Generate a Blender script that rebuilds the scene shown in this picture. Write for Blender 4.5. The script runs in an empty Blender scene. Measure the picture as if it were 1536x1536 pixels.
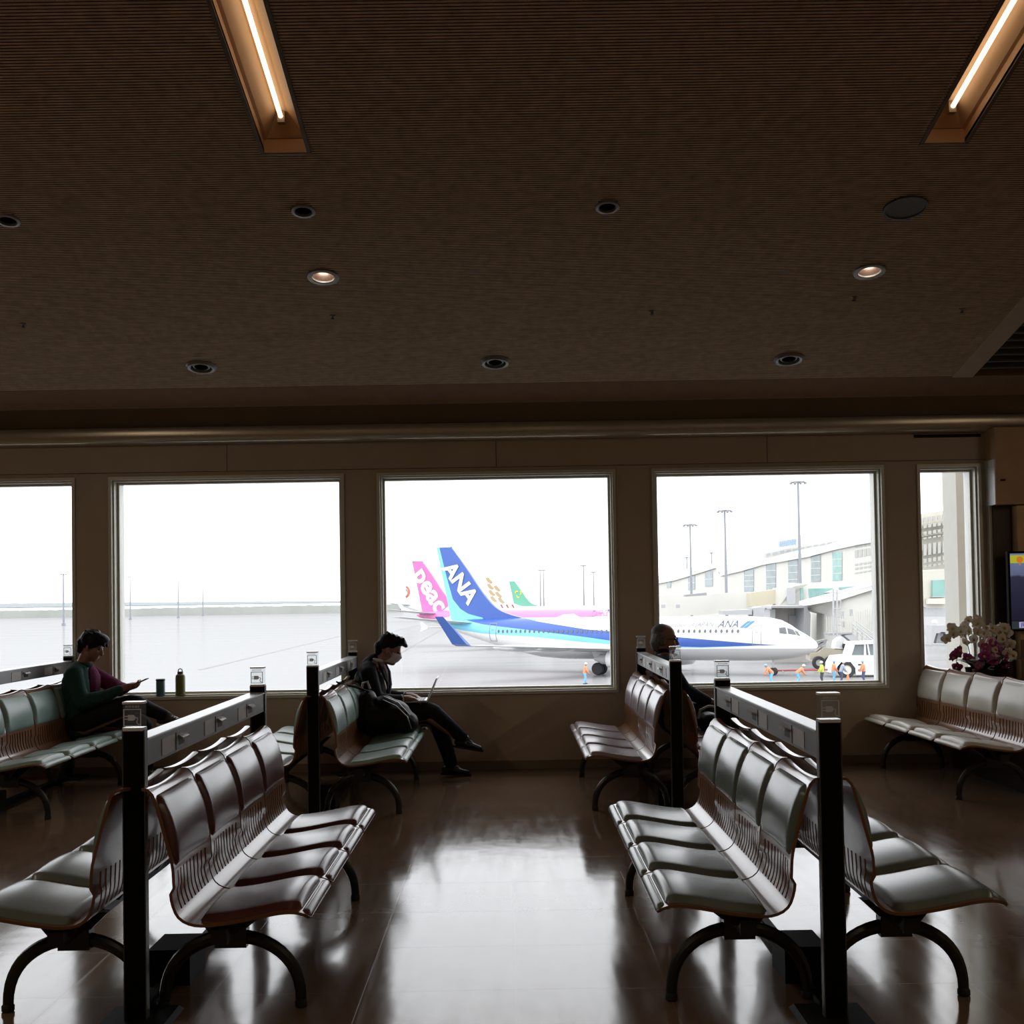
import bpy, bmesh, math, random
from mathutils import Vector, Matrix
SC = bpy.context.scene
COL = SC.collection
PI = math.pi
random.seed(7)

# ------------------------------------------------------------------ camera
F_PX, CX, CY, ROLL, EYE = 1800.0, 768.0, 846.0, 0.016, 1.56
YAW, PITCH = -math.atan(4.78 / F_PX), math.atan(48.4 / F_PX)
_f = Vector((-math.sin(YAW) * math.cos(PITCH), math.cos(YAW) * math.cos(PITCH), math.sin(PITCH)))
_r = Vector((math.cos(YAW), math.sin(YAW), 0)); _u = _r.cross(_f)
CR = _r * math.cos(ROLL) - _u * math.sin(ROLL)
CU = _r * math.sin(ROLL) + _u * math.cos(ROLL)
CO = Vector((0, 0, EYE))
cam = bpy.data.cameras.new('camera'); cam.sensor_width = 36; cam.lens = 36 * F_PX / 1536
cam.shift_y = (CY - 768) / 1536; cam.clip_start = .05; cam.clip_end = 6000
co = bpy.data.objects.new('camera', cam); COL.objects.link(co)
M = Matrix((CR, CU, -_f)).transposed().to_4x4(); M.translation = CO
co.matrix_world = M
SC.camera = co

def ray(px, py): return _f + CR * ((px - CX) / F_PX) - CU * ((py - CY) / F_PX)
def at(px, py, Y):
    d = ray(px, py); return CO + d * (Y / d.y)
def gnd(px, py, z=0.0):
    d = ray(px, py); return CO + d * ((z - EYE) / d.z)
APRON = -5.85

# ------------------------------------------------------------------ materials
MATS = {}
def mat(name, col, rough=.5, metal=0, spec=.5, var=.06, scale=8, emit=None, es=0, coat=0, alpha=None, bump=0, bscale=60):
    if name in MATS: return MATS[name]
    m = bpy.data.materials.new(name); m.use_nodes = True; nt = m.node_tree
    b = nt.nodes['Principled BSDF']
    c = (col[0], col[1], col[2], 1)
    b.inputs['Roughness'].default_value = rough; b.inputs['Metallic'].default_value = metal
    b.inputs['Specular IOR Level'].default_value = spec
    if coat: b.inputs['Coat Weight'].default_value = coat; b.inputs['Coat Roughness'].default_value = .08
    tc = nt.nodes.new('ShaderNodeTexCoord')
    if var:
        n = nt.nodes.new('ShaderNodeTexNoise'); n.inputs['Scale'].default_value = scale; n.inputs['Detail'].default_value = 4
        nt.links.new(tc.outputs['Object'], n.inputs['Vector'])
        r = nt.nodes.new('ShaderNodeValToRGB')
        r.color_ramp.elements[0].position = .3; r.color_ramp.elements[1].position = .7
        r.color_ramp.elements[0].color = tuple(min(1, x * (1 - var)) for x in col[:3]) + (1,)
        r.color_ramp.elements[1].color = tuple(min(1, x * (1 + var)) for x in col[:3]) + (1,)
        nt.links.new(n.outputs['Fac'], r.inputs['Fac']); nt.links.new(r.outputs['Color'], b.inputs['Base Color'])
    else: b.inputs['Base Color'].default_value = c
    if emit: b.inputs['Emission Color'].default_value = tuple(emit) + (1,); b.inputs['Emission Strength'].default_value = es
    if alpha is not None: b.inputs['Alpha'].default_value = alpha
    if bump:
        n2 = nt.nodes.new('ShaderNodeTexNoise'); n2.inputs['Scale'].default_value = bscale
        nt.links.new(tc.outputs['Object'], n2.inputs['Vector'])
        bp = nt.nodes.new('ShaderNodeBump'); bp.inputs['Strength'].default_value = bump; bp.inputs['Distance'].default_value = .01
        nt.links.new(n2.outputs['Fac'], bp.inputs['Height']); nt.links.new(bp.outputs['Normal'], b.inputs['Normal'])
    MATS[name] = m
    return m

def glass(name, tint=(1, 1, 1), refl=.08):
    if name in MATS: return MATS[name]
    m = bpy.data.materials.new(name); m.use_nodes = True; nt = m.node_tree
    nt.nodes.remove(nt.nodes['Principled BSDF'])
    out = nt.nodes['Material Output']
    t = nt.nodes.new('ShaderNodeBsdfTransparent'); t.inputs['Color'].default_value = tuple(tint) + (1,)
    g = nt.nodes.new('ShaderNodeBsdfGlossy'); g.inputs['Roughness'].default_value = .02
    lw = nt.nodes.new('ShaderNodeLayerWeight'); lw.inputs['Blend'].default_value = .15
    mu = nt.nodes.new('ShaderNodeMath'); mu.operation = 'MULTIPLY_ADD'; mu.inputs[1].default_value = .5; mu.inputs[2].default_value = refl * .4
    mx = nt.nodes.new('ShaderNodeMixShader')
    nt.links.new(lw.outputs['Fresnel'], mu.inputs[0]); nt.links.new(mu.outputs[0], mx.inputs['Fac'])
    nt.links.new(t.outputs[0], mx.inputs[1]); nt.links.new(g.outputs[0], mx.inputs[2]); nt.links.new(mx.outputs[0], out.inputs['Surface'])
    MATS[name] = m
    return m

# ------------------------------------------------------------------ mesh builder
class MB:
    def __init__(s): s.v = []; s.f = []
    def add(s, vs, fs):
        o = len(s.v); s.v += [tuple(p) for p in vs]; s.f += [tuple(i + o for i in f) for f in fs]; return s
    def box(s, a, b, R=None, c=None):
        x0, y0, z0 = a; x1, y1, z1 = b
        vs = [(x0, y0, z0), (x1, y0, z0), (x1, y1, z0), (x0, y1, z0), (x0, y0, z1), (x1, y0, z1), (x1, y1, z1), (x0, y1, z1)]
        if R is not None: vs = [R @ Vector(p) + (c or Vector()) for p in vs]
        return s.add(vs, [(0, 3, 2, 1), (4, 5, 6, 7), (0, 1, 5, 4), (1, 2, 6, 5), (2, 3, 7, 6), (3, 0, 4, 7)])
    def hexa(s, p):
        return s.add(p, [(0, 3, 2, 1), (4, 5, 6, 7), (0, 1, 5, 4), (1, 2, 6, 5), (2, 3, 7, 6), (3, 0, 4, 7)])
    def prism(s, poly, fn, t0, t1):
        n = len(poly)
        vs = [fn(p, t0) for p in poly] + [fn(p, t1) for p in poly]
        fs = [tuple(range(n))[::-1], tuple(range(n, 2 * n))] + [(i, (i + 1) % n, n + (i + 1) % n, n + i) for i in range(n)]
        return s.add(vs, fs)
    def tube(s, pts, rad, n=8, caps=True, flat=1.0, up=None):
        pts = [Vector(p) for p in pts]; N = len(pts)
        rad = rad if isinstance(rad, (list, tuple)) else [rad] * N
        vs = []; ref = Vector(up) if up else None
        for i, p in enumerate(pts):
            t = (pts[min(i + 1, N - 1)] - pts[max(i - 1, 0)]).normalized()
            if ref is None: ref = Vector((0, 0, 1)) if abs(t.z) < .9 else Vector((1, 0, 0))
            a = t.cross(ref)
            if a.length < 1e-6: a = t.orthogonal()
            a.normalize(); b = a.cross(t).normalized()
            if up is None: ref = b
            for k in range(n):
                q = 2 * PI * k / n
                vs.append(p + a * (math.cos(q) * rad[i]) + b * (math.sin(q) * rad[i] * flat))
        fs = []
        for i in range(N - 1):
            for k in range(n):
                k2 = (k + 1) % n
                fs.append((i * n + k, i * n + k2, (i + 1) * n + k2, (i + 1) * n + k))
        if caps: fs += [tuple(range(n))[::-1], tuple(range((N - 1) * n, N * n))]
        return s.add(vs, fs)
    def lathe(s, prof, n=24, c=(0, 0, 0), R=None, caps=True):
        vs = []
        for r, z in prof:
            for k in range(n):
                q = 2 * PI * k / n; p = Vector((r * math.cos(q), r * math.sin(q), z))
                if R is not None: p = R @ p
                vs.append(p + Vector(c))
        fs = []
        for i in range(len(prof) - 1):
            for k in range(n):
                k2 = (k + 1) % n
                fs.append((i * n + k, i * n + k2, (i + 1) * n + k2, (i + 1) * n + k))
        if caps:
            if prof[0][0] > 1e-4: fs.append(tuple(range(n))[::-1])
            if prof[-1][0] > 1e-4: fs.append(tuple(range((len(prof) - 1) * n, len(prof) * n)))
        return s.add(vs, fs)
    def ell(s, c, r, R=None, n=12, m=8):
        vs = []
        for i in range(m + 1):
            a = PI * i / m
            for k in range(n):
                q = 2 * PI * k / n
                p = Vector((r[0] * math.sin(a) * math.cos(q), r[1] * math.sin(a) * math.sin(q), r[2] * math.cos(a)))
                if R is not None: p = R @ p
                vs.append(p + Vector(c))
        fs = []
        for i in range(m):
            for k in range(n):
                k2 = (k + 1) % n
                fs.append((i * n + k, (i + 1) * n + k, (i + 1) * n + k2, i * n + k2))
        return s.add(vs, fs)
    def grid(s, fn, nu, nv):
        vs = [fn(i / nu, j / nv) for i in range(nu + 1) for j in range(nv + 1)]
        fs = [(i * (nv + 1) + j, (i + 1) * (nv + 1) + j, (i + 1) * (nv + 1) + j + 1, i * (nv + 1) + j + 1) for i in range(nu) for j in range(nv)]
        return s.add(vs, fs)
    def mesh(s, name, m, smooth=False, merge=True, angle=None):
        me = bpy.data.meshes.new(name)
        me.from_pydata([tuple(p) for p in s.v], [], s.f)
        bm = bmesh.new(); bm.from_mesh(me)
        if merge: bmesh.ops.remove_doubles(bm, verts=bm.verts, dist=1e-5)
        bmesh.ops.recalc_face_normals(bm, faces=bm.faces)
        for f in bm.faces: f.smooth = smooth
        if smooth:
            for e in bm.edges:
                if len(e.link_faces) == 2 and e.calc_face_angle(0) > (angle or .7): e.smooth = False
        bm.to_mesh(me); bm.free()
        me.materials.append(m)
        return me
    def build(s, name, m, parent=None, smooth=False, bevel=0, seg=2, angle=None, merge=True):
        o = bpy.data.objects.new(name, s.mesh(name, m, smooth, merge, angle)); COL.objects.link(o)
        if parent: o.parent = parent
        if bevel:
            md = o.modifiers.new('bevel', 'BEVEL'); md.width = bevel; md.segments = seg; md.limit_method = 'ANGLE'; md.angle_limit = .6
        return o

def tag(o, label=None, cat=None, group=None, kind=None):
    if label: o['label'] = label
    if cat: o['category'] = cat
    if group: o['group'] = group
    if kind: o['kind'] = kind
    return o
def thing(name, label, cat, loc=(0, 0, 0), rz=0, group=None):
    o = bpy.data.objects.new(name, None); o.empty_display_size = .1; COL.objects.link(o)
    o.location = loc; o.rotation_euler = (0, 0, rz)
    return tag(o, label, cat, group)
def struct(o): o['kind'] = 'structure'; return o
def copy_tree(o, parent=None):
    c = o.copy(); COL.objects.link(c)
    if parent: c.parent = parent
    for ch in list(o.children): copy_tree(ch, c)
    return c
def text_geo(body, size=1, shear=0, offset=0, align='LEFT', res=3):
    c = bpy.data.curves.new('t', 'FONT'); c.body = body; c.size = size; c.shear = shear; c.offset = offset
    c.align_x = align; c.resolution_u = res
    o = bpy.data.objects.new('t', c); COL.objects.link(o)
    dg = bpy.context.evaluated_depsgraph_get(); dg.update()
    me = bpy.data.meshes.new_from_object(o.evaluated_get(dg))
    vs = [v.co.copy() for v in me.vertices]; fs = [tuple(p.vertices) for p in me.polygons]
    bpy.data.objects.remove(o); bpy.data.curves.remove(c); bpy.data.meshes.remove(me)
    return vs, fs
def arc2(cx, cy, r, a0, a1, w, n=10):
    out = []
    for i in range(n + 1):
        a = a0 + (a1 - a0) * i / n; out.append((cx + r * math.cos(a), cy + r * math.sin(a)))
    for i in range(n, -1, -1):
        a = a0 + (a1 - a0) * i / n; out.append((cx + (r - w) * math.cos(a), cy + (r - w) * math.sin(a)))
    return out
def crom(P, n):
    out = []; m = len(P)
    for i in range(m - 1):
        p0, p1, p2, p3 = (Vector(P[max(i - 1, 0)]), Vector(P[i]), Vector(P[i + 1]), Vector(P[min(i + 2, m - 1)]))
        for k in range(n):
            t = k / n
            out.append(.5 * ((2 * p1) + (p2 - p0) * t + (2 * p0 - 5 * p1 + 4 * p2 - p3) * t * t + (3 * p1 - p0 - 3 * p2 + p3) * t ** 3))
    out.append(Vector(P[-1])); return out
SKY, HALL_FILL, SIDE_FILL = 3.0, 14.0, 42.0
# ------------------------------------------------------------------ room shell
M_wall = mat('brown_wall_panel', (.50, .415, .315), .45, var=.05, scale=3)
M_ceil = mat('ribbed_brown_ceiling', (.58, .42, .265), .8, spec=.2, var=.18, scale=14)
M_dark = mat('dark_recess', (.02, .017, .014), .7)
M_alu = mat('brushed_aluminium', (.42, .42, .38), .35, metal=.85, var=.05)
M_frame = mat('window_frame_aluminium', (.62, .61, .53), .4, metal=.2, var=.04)
M_whitef = mat('pale_outer_frame', (.72, .74, .74), .5, var=.03)
M_black = mat('black_metal', (.004, .004, .004), .5, spec=.12, var=.1)
M_blackm = mat('matt_black', (.008, .008, .008), .6, spec=.2, var=.1)

def floor_mat():
    m = bpy.data.materials.new('polished_brown_floor_tiles'); m.use_nodes = True; nt = m.node_tree; b = nt.nodes['Principled BSDF']
    tc = nt.nodes.new('ShaderNodeTexCoord')
    br = nt.nodes.new('ShaderNodeTexBrick'); br.offset = 0; br.inputs['Scale'].default_value = 1
    br.inputs['Brick Width'].default_value = .6; br.inputs['Row Height'].default_value = .6; br.inputs['Mortar Size'].default_value = .004
    br.inputs['Color1'].default_value = (.24, .155, .10, 1); br.inputs['Color2'].default_value = (.21, .135, .088, 1); br.inputs['Mortar'].default_value = (.25, .175, .12, 1)
    nt.links.new(tc.outputs['Object'], br.inputs['Vector'])
    n = nt.nodes.new('ShaderNodeTexNoise'); n.inputs['Scale'].default_value = 3.5; n.inputs['Detail'].default_value = 6
    nt.links.new(tc.outputs['Object'], n.inputs['Vector'])
    mx = nt.nodes.new('ShaderNodeMixRGB'); mx.blend_type = 'MULTIPLY'; mx.inputs['Fac'].default_value = .35
    nt.links.new(br.outputs['Color'], mx.inputs[1]); nt.links.new(n.outputs['Fac'], mx.inputs[2]); nt.links.new(mx.outputs[0], b.inputs['Base Color'])
    # scuffs: stretched noise drives roughness
    mp = nt.nodes.new('ShaderNodeMapping'); mp.inputs['Scale'].default_value = (7, .9, 1); mp.inputs['Rotation'].default_value = (0, 0, .35)
    nt.links.new(tc.outputs['Object'], mp.inputs['Vector'])
    n2 = nt.nodes.new('ShaderNodeTexNoise'); n2.inputs['Scale'].default_value = 2.2; n2.inputs['Detail'].default_value = 8; n2.inputs['Roughness'].default_value = .65
    nt.links.new(mp.outputs[0], n2.inputs['Vector'])
    rr = nt.nodes.new('ShaderNodeMapRange'); rr.inputs['From Min'].default_value = .3; rr.inputs['From Max'].default_value = .75
    rr.inputs['To Min'].default_value = .085; rr.inputs['To Max'].default_value = .16
    nt.links.new(n2.outputs['Fac'], rr.inputs['Value']); nt.links.new(rr.outputs[0], b.inputs['Roughness'])
    b.inputs['Specular IOR Level'].default_value = .6
    n3 = nt.nodes.new('ShaderNodeTexNoise'); n3.inputs['Scale'].default_value = 1.6; n3.inputs['Detail'].default_value = 3
    nt.links.new(tc.outputs['Object'], n3.inputs['Vector'])
    bp = nt.nodes.new('ShaderNodeBump'); bp.inputs['Strength'].default_value = .12; bp.inputs['Distance'].default_value = .02
    bp2 = nt.nodes.new('ShaderNodeBump'); bp2.inputs['Strength'].default_value = .1; bp2.inputs['Distance'].default_value = .002; bp2.invert = True
    nt.links.new(n3.outputs['Fac'], bp.inputs['Height']); nt.links.new(br.outputs['Fac'], bp2.inputs['Height'])
    nt.links.new(bp.outputs[0], bp2.inputs['Normal']); nt.links.new(bp2.outputs[0], b.inputs['Normal'])
    return m
XL, XR, YB, YW = -10.0, 8.0, -5.0, 10.9
struct(MB().box((XL, YB, -.2), (XR, YW + .3, 0)).build('floor', floor_mat()))

# windows (x0, x1) in the window wall; sill .67, head 2.70
WIN = [(-8.56, -6.42), (-6.07, -3.93), (-3.627, -1.487), (-1.19, .98), (1.31, 3.427), (3.725, 4.309)]
ZS, ZH = .675, 2.70
w = MB()
xs = [XL] + [x for a in WIN for x in a] + [XR]
T = .26
for i in range(0, len(xs), 2): w.box((xs[i], YW, 0), (xs[i + 1], YW + T, 3.9))
for a, b in WIN: w.box((a, YW, 0), (b, YW + T, ZS)); w.box((a, YW, ZH), (b, YW + T, 3.9))
wall = struct(w.build('wall_back', M_wall))
# panel joints of the wall: thin shadow gaps as trim
tr = MB()
for i in range(len(WIN) - 1):
    c = (WIN[i][1] + WIN[i + 1][0]) / 2
    tr.box((c - .14, YW - .004, ZH + .035), (c + .14, YW, ZH + .039))
tr.box((XL, YW - .003, ZH + .036), (4.36, YW, ZH + .04))
for c in (-4.98, -2.55, -.1, 2.37): tr.box((c - .002, YW - .003, ZH + .04), (c + .002, YW, 2.98))
struct(tr.build('trim_1', M_dark))
M_glass = glass('window_glass')
for i, (a, b) in enumerate(WIN):
    fr = MB()
    def ring(x0, x1, z0, z1, wd, y0, y1):
        fr.box((x0, y0, z0), (x0 + wd, y1, z1)); fr.box((x1 - wd, y0, z0), (x1, y1, z1))
        fr.box((x0 + wd, y0, z0), (x1 - wd, y1, z0 + wd)); fr.box((x0 + wd, y0, z1 - wd), (x1 - wd, y1, z1))
    ring(a, b, ZS, ZH, .028, YW - .022, YW + .05)
    ring(a + .022, b - .022, ZS + .022, ZH - .022, .02, YW + .02, YW + .10)
    ring(a + .032, b - .032, ZS + .032, ZH - .032, .03, YW + .10, YW + .17)
    win = struct(fr.build('window_%d' % (i + 1), M_frame))
    fr = MB(); ring(a + .012, b - .012, ZS + .012, ZH - .012, .03, YW + .17, YW + .30)
    fr.build('outer_frame', M_whitef, win)
    MB().box((a + .05, YW + .128, ZS + .05), (b - .05, YW + .136, ZH - .05)).build('window_pane', M_glass, win)
# skirting
struct(MB().box((XL, YW - .012, 0), (XR, YW, .075)).build('baseboard_back', mat('dark_skirting', (.26, .2, .145), .6, spec=.2)))
# cornice with a rounded lower edge
prof = [(10.9, 3.14), (10.8, 3.14), (10.785, 3.13), (10.78, 3.10), (10.78, 3.06)]
for k in range(9):
    a = PI + k / 8 * PI / 2; prof.append((10.855 + .075 * math.cos(a), 3.06 + .075 * math.sin(a)))
prof += [(10.9, 2.985)]
struct(MB().prism(prof, lambda p, t: (t, p[0], p[1]), XL, XR).build('trim_2', mat('cornice_paint', (.55, .49, .38), .24, metal=.45, spec=.8, var=.04), smooth=True))
struct(MB().box((3.71, 10.888, 2.945), (4.32, 10.9, 2.972)).build('trim_3', M_blackm))

# ceiling: fine ribs across, sloping down to the windows, with openings for lamps
SL, CZ0, CY0 = .225, 3.3, 10.1
def cz(Y): return CZ0 + (CY0 - Y) * SL if Y > 4.6 else CZ0 + 5.5 * SL
LIT = [(-1.229, 8.10), (2.496, 8.14)]
SMALL = [(-1.221, 7.275), (.638, 7.282), (-3.047, 7.33)]
AIR = [(-2.426, 9.526), (-.082, 9.524), (2.265, 9.547)]
SPK = (2.482, 7.34)
FIX = [(-1.335, -1.095), (2.370, 2.600)]
FY0, FY1 = 2.2, 6.67
holes = [(x - .085, x + .085, y - .085, y + .085) for x, y in LIT] + [(x - .06, x + .06, y - .06, y + .06) for x, y in SMALL] + [(x - .085, x + .085, y - .085, y + .085) for x, y in AIR]
holes += [(a, b, FY0, FY1) for a, b in FIX]
XC = 3.72   # right border of the ribbed ceiling
cm = MB()
ys = []
y = 9.95
PITCH_R = .022
ysteps = []
while y > 3.0: ysteps.append((y - PITCH_R, y)); y -= PITCH_R
cuts = sorted(set([h[2] for h in holes] + [h[3] for h in holes]))
for y0, y1 in ysteps:
    g = y0 + PITCH_R * .62
    for (ya, yb, dz) in ((y0, g, 0), (g, y1, .004)):
        ss = [ya] + [c for c in cuts if ya < c < yb] + [yb]
        for s0, s1 in zip(ss, ss[1:]):
            mid = (s0 + s1) / 2
            xsn = [(XL, XC)]
            for h in holes:
                if h[2] < mid < h[3]:
                    nx = []
                    for p, q in xsn:
                        if p < h[0] < q: nx += [(p, h[0]), (h[1], q)]
                        else: nx.append((p, q))
                    xsn = nx
            for p, q in xsn:
                cm.add([(p, s0, cz(s0) + dz), (q, s0, cz(s0) + dz), (q, s1, cz(s1) + dz), (p, s1, cz(s1) + dz)], [(0, 1, 2, 3)])
    cm.add([(XL, g, cz(g)), (XC, g, cz(g)), (XC, g, cz(g) + .004), (XL, g, cz(g) + .004)], [(0, 1, 2, 3)]) if not any(h[2] < g < h[3] for h in holes) else None
ce = struct(cm.build('ceiling', M_ceil, merge=False))
# rounded front lip of the ceiling, slot, and closing shell above and behind
lip = [(9.95, 3.334), (10.03, 3.312), (10.1, 3.285), (10.15, 3.258), (10.18, 3.235), (10.2, 3.215), (10.215, 3.215), (10.22, 3.7), (9.95, 3.7)]
struct(MB().prism(lip, lambda p, t: (t, p[0], p[1]), XL, XR).build('trim_4', mat('ceiling_lip', (.26, .165, .105), .9, spec=.05), smooth=True))
shell = MB()
shell.box((XL, 9.9, 3.7), (XR, YW + .2, 3.8))
shell.add([(XL, 10.0, 3.75), (XR, 10.0, 3.75), (XR, 4.4, cz(4.6) + .35), (XL, 4.4, cz(4.6) + .35)], [(0, 1, 2, 3)])
shell.box((XL, YB, cz(4.5) + .3), (XR, 4.45, cz(4.5) + .4)); 
shell.box((XL, YB, cz(4)), (XC, 3.0, cz(4) + .02)) if False else None
struct(shell.build('trim_5', M_dark))
cb = MB()
for p, q in ((XL, FIX[0][0]), (FIX[0][1], FIX[1][0]), (FIX[1][1], XC)): cb.box((p, FY0, cz(4)), (q, 3.0, cz(4) + .02))
cb.box((XL, YB, cz(4)), (XC, FY0, cz(4) + .02))
struct(cb.build('trim_6', M_ceil))
# right border strip and the dark louvred bay beyond it
st = MB()
for (s0, s1) in ((9.95, 4.6), (4.6, 3.0)):
    st.hexa([(XC, s1, cz(s1) - .01), (XC + .17, s1, cz(s1) - .01), (XC + .17, s0, cz(s0) - .01), (XC, s0, cz(s0) - .01)] + [(XC, s1, cz(s1) + .1), (XC + .17, s1, cz(s1) + .1), (XC + .17, s0, cz(s0) + .1), (XC, s0, cz(s0) + .1)])
struct(st.build('trim_7', mat('ceiling_border', (.46, .36, .26), .8, spec=.15)))
lv = MB()
for k in range(42):
    Y = 9.8 - k * .13
    lv.box((XC + .17, Y - .012, cz(Y) + .0), (XR, Y + .012, cz(Y) + .07))
struct(lv.build('trim_8', mat('ceiling_louvre', (.07, .06, .05), .5)))
# side and rear walls
struct(MB().box((XL - .2, YB, 0), (XL, YW + .3, 5.2)).build('wall_left', M_wall))
struct(MB().box((XR, YB, 0), (XR + .2, YW + .3, 5.2)).build('wall_right', M_wall))
struct(MB().box((XL, YB - .2, 0), (XR, YB, 5.2)).build('wall_front', M_wall))

# ---- lamps
M_trough = mat('cream_lamp_trough', (.72, .47, .26), .4, var=.03)
M_tube = mat('lamp_tube', (1, 1, 1), .5, var=0, emit=(1, .84, .62), es=1.8)
for i, (a, b) in enumerate(FIX):
    cxx = (a + b) / 2
    t = thing('ceiling_light', ['long recessed tube lamp in the ceiling, at the upper left', 'long recessed tube lamp in the ceiling, at the upper right corner'][i], 'ceiling light', (cxx, FY1, cz(FY1)), 0, 'recessed tube lamps')
    hw = (b - a) / 2; D = .15
    def P(x, y, dz): return (x, y - FY1, cz(y) - cz(FY1) + dz)
    fr = MB(); tb = MB(); rf = MB()
    segs = [(FY1, 4.6), (4.6, FY0)]
    for s0, s1 in segs:
        for sx in (-1, 1):
            fr.hexa([P(sx * hw, s1, -.008), P(sx * (hw + .022), s1, -.008), P(sx * (hw + .022), s0, -.008), P(sx * hw, s0, -.008), P(sx * hw, s1, .02), P(sx * (hw + .022), s1, .02), P(sx * (hw + .022), s0, .02), P(sx * hw, s0, .02)])
            # side wall, shoulder and slanted reflector
            q = [(hw, .0), (hw, .07), (hw - .018, .075), (.035, D)]
            for (u0, z0), (u1, z1) in zip(q, q[1:]):
                rf.add([P(sx * u0, s0, z0), P(sx * u1, s0, z1), P(sx * u1, s1, z1), P(sx * u0, s1, z0)], [(0, 1, 2, 3)])
        rf.add([P(-.035, s0, D), P(.035, s0, D), P(.035, s1, D), P(-.035, s1, D)], [(0, 1, 2, 3)])
    fr.box((-hw - .022, .003, -.010), (hw + .022, .025, .015))
    rf.add([P(-hw, FY1, -.004), P(hw, FY1, -.004), P(hw, FY1, .075), P(-hw, FY1, .075)], [(0, 1, 2, 3)])
    rf.add([P(-hw + .018, FY1 - .005, .075), P(hw - .018, FY1 - .005, .075), P(.035, FY1 - .1, D), P(-.035, FY1 - .1, D)], [(0, 1, 2, 3)])
    rf.add([P(-hw, FY0, 0), P(hw, FY0, 0), P(hw, FY0, D), P(-hw, FY0, D)], [(0, 1, 2, 3)])
    fr.build('frame', mat('lamp_frame', (.16, .125, .09), .6, spec=.2), t)
    rf.build('reflector', M_trough, t, merge=False)
    ln = MB()
    for s0, s1 in ((FY1 - .14, 5.0), (4.95, 3.6), (3.55, FY0 + .1)):
        pts = [P(0, s0, D - .035)] + ([P(0, 4.6, D - .035)] if s0 > 4.6 > s1 else []) + [P(0, s1, D - .035)]
        ln.tube(pts, .0135, 10)
    ln.build('tube', M_tube, t, smooth=True)
    hd = MB()
    for yy in (FY1 - .115,):
        hd.box((-.02, yy - FY1 - .02, cz(yy) - cz(FY1) + D - .06), (.02, yy - FY1 + .02, cz(yy) - cz(FY1) + D))
    hd.build('lamp_holder', mat('lamp_holder', (.35, .26, .18), .5), t)
ROT = Matrix.Rotation(-math.atan(SL), 3, 'X')
M_ringl = mat('downlight_ring', (.20, .19, .165), .35, var=.03)
M_cone = mat('downlight_reflector', (.14, .09, .07), .3, metal=.6, var=.02)
M_bulb = mat('downlight_bulb', (1, 1, 1), .5, var=0, emit=(1, .92, .8), es=30)
def downlight(x, y, r, label, name, cat, group, lit, deep=.075):
    t = thing(name, label, cat, (x, y, cz(y)), 0, group); t.rotation_euler = (-math.atan(SL), 0, 0)
    MB().lathe([(r * .66, .004), (r * .66, -.006), (r * .72, -.012), (r * .95, -.010), (r, -.004), (r, .004)], 32, caps=False).build('trim_ring', M_ringl, t, smooth=True)
    MB().lathe([(r * .67, 0), (r * .60, .03), (r * .46, deep), (.002, deep + .002)], 28, caps=False).build('reflector', M_cone if lit else M_blackm, t, smooth=True)
    if lit: MB().lathe([(.001, deep - .035), (r * .22, deep - .032), (r * .30, deep - .01), (r * .30, deep)], 20).build('bulb', M_bulb, t, smooth=True)
    else: MB().lathe([(.001, deep - .05), (r * .2, deep - .048), (r * .26, deep - .02), (r * .26, deep)], 20).build('bulb', mat('unlit_bulb', (.12, .11, .10), .3), t, smooth=True)
    return t
for (x, y), l in zip(LIT, ('lit round downlight below the upper left tube lamp', 'lit round downlight below the round ceiling speaker')):
    downlight(x, y, .112, l, 'downlight', 'downlight', 'lit downlights', True)
for (x, y), l in zip(SMALL, ('small unlit downlight just above the left lit downlight', 'small unlit downlight in the middle of the ceiling', 'small unlit downlight at the left edge of the ceiling')):
    downlight(x, y, .076, l, 'downlight', 'downlight', 'small unlit downlights', False)
for (x, y), l in zip(AIR, ('round air outlet above the plain apron window, left of three', 'round air outlet above the window with the blue tail, middle of three', 'round air outlet above the window with the aircraft nose, right of three')):
    t = thing('air_outlet', l, 'air outlet', (x, y, cz(y)), 0, 'round air outlets in the ceiling'); t.rotation_euler = (-math.atan(SL), 0, 0)
    R0 = .125
    MB().lathe([(R0 * .64, .0), (R0 * .68, -.018), (R0 * .84, -.022), (R0, -.006), (R0, .004)], 32, caps=False).build('trim_ring', M_ringl, t, smooth=True)
    MB().lathe([(R0 * .65, 0), (R0 * .62, .05), (R0 * .55, .09), (.002, .09)], 28, caps=False).build('throat', M_blackm, t, smooth=True)
    MB().lathe([(R0 * .58, .012), (R0 * .54, -.004), (R0 * .44, -.006), (R0 * .44, .012)], 28, caps=False).build('inner_ring', mat('outlet_inner_ring', (.07, .065, .055), .4), t, smooth=True)
t = thing('ceiling_speaker', 'flat round grey ceiling speaker near the upper right tube lamp', 'speaker', (SPK[0], SPK[1], cz(SPK[1]))); t.rotation_euler = (-math.atan(SL), 0, 0)
MB().lathe([(.118, .0), (.12, -.012), (.134, -.012), (.136, 0)], 36, caps=False).build('rim', mat('speaker_rim', (.06, .055, .045), .5), t, smooth=True)
MB().lathe([(.001, -.006), (.12, -.006), (.12, .0)], 36).build('grille', mat('speaker_grille', (.13, .12, .10), .7, bump=.3, bscale=400), t)
SPR = [((35, 486), 'far left of the ceiling'), ((499, 474), 'below the left lit downlight'), ((978, 467), 'in the middle of the ceiling'), ((1281, 446), 'below the right lit downlight'), ((1443, 464), 'near the ceiling border strip')]
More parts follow.
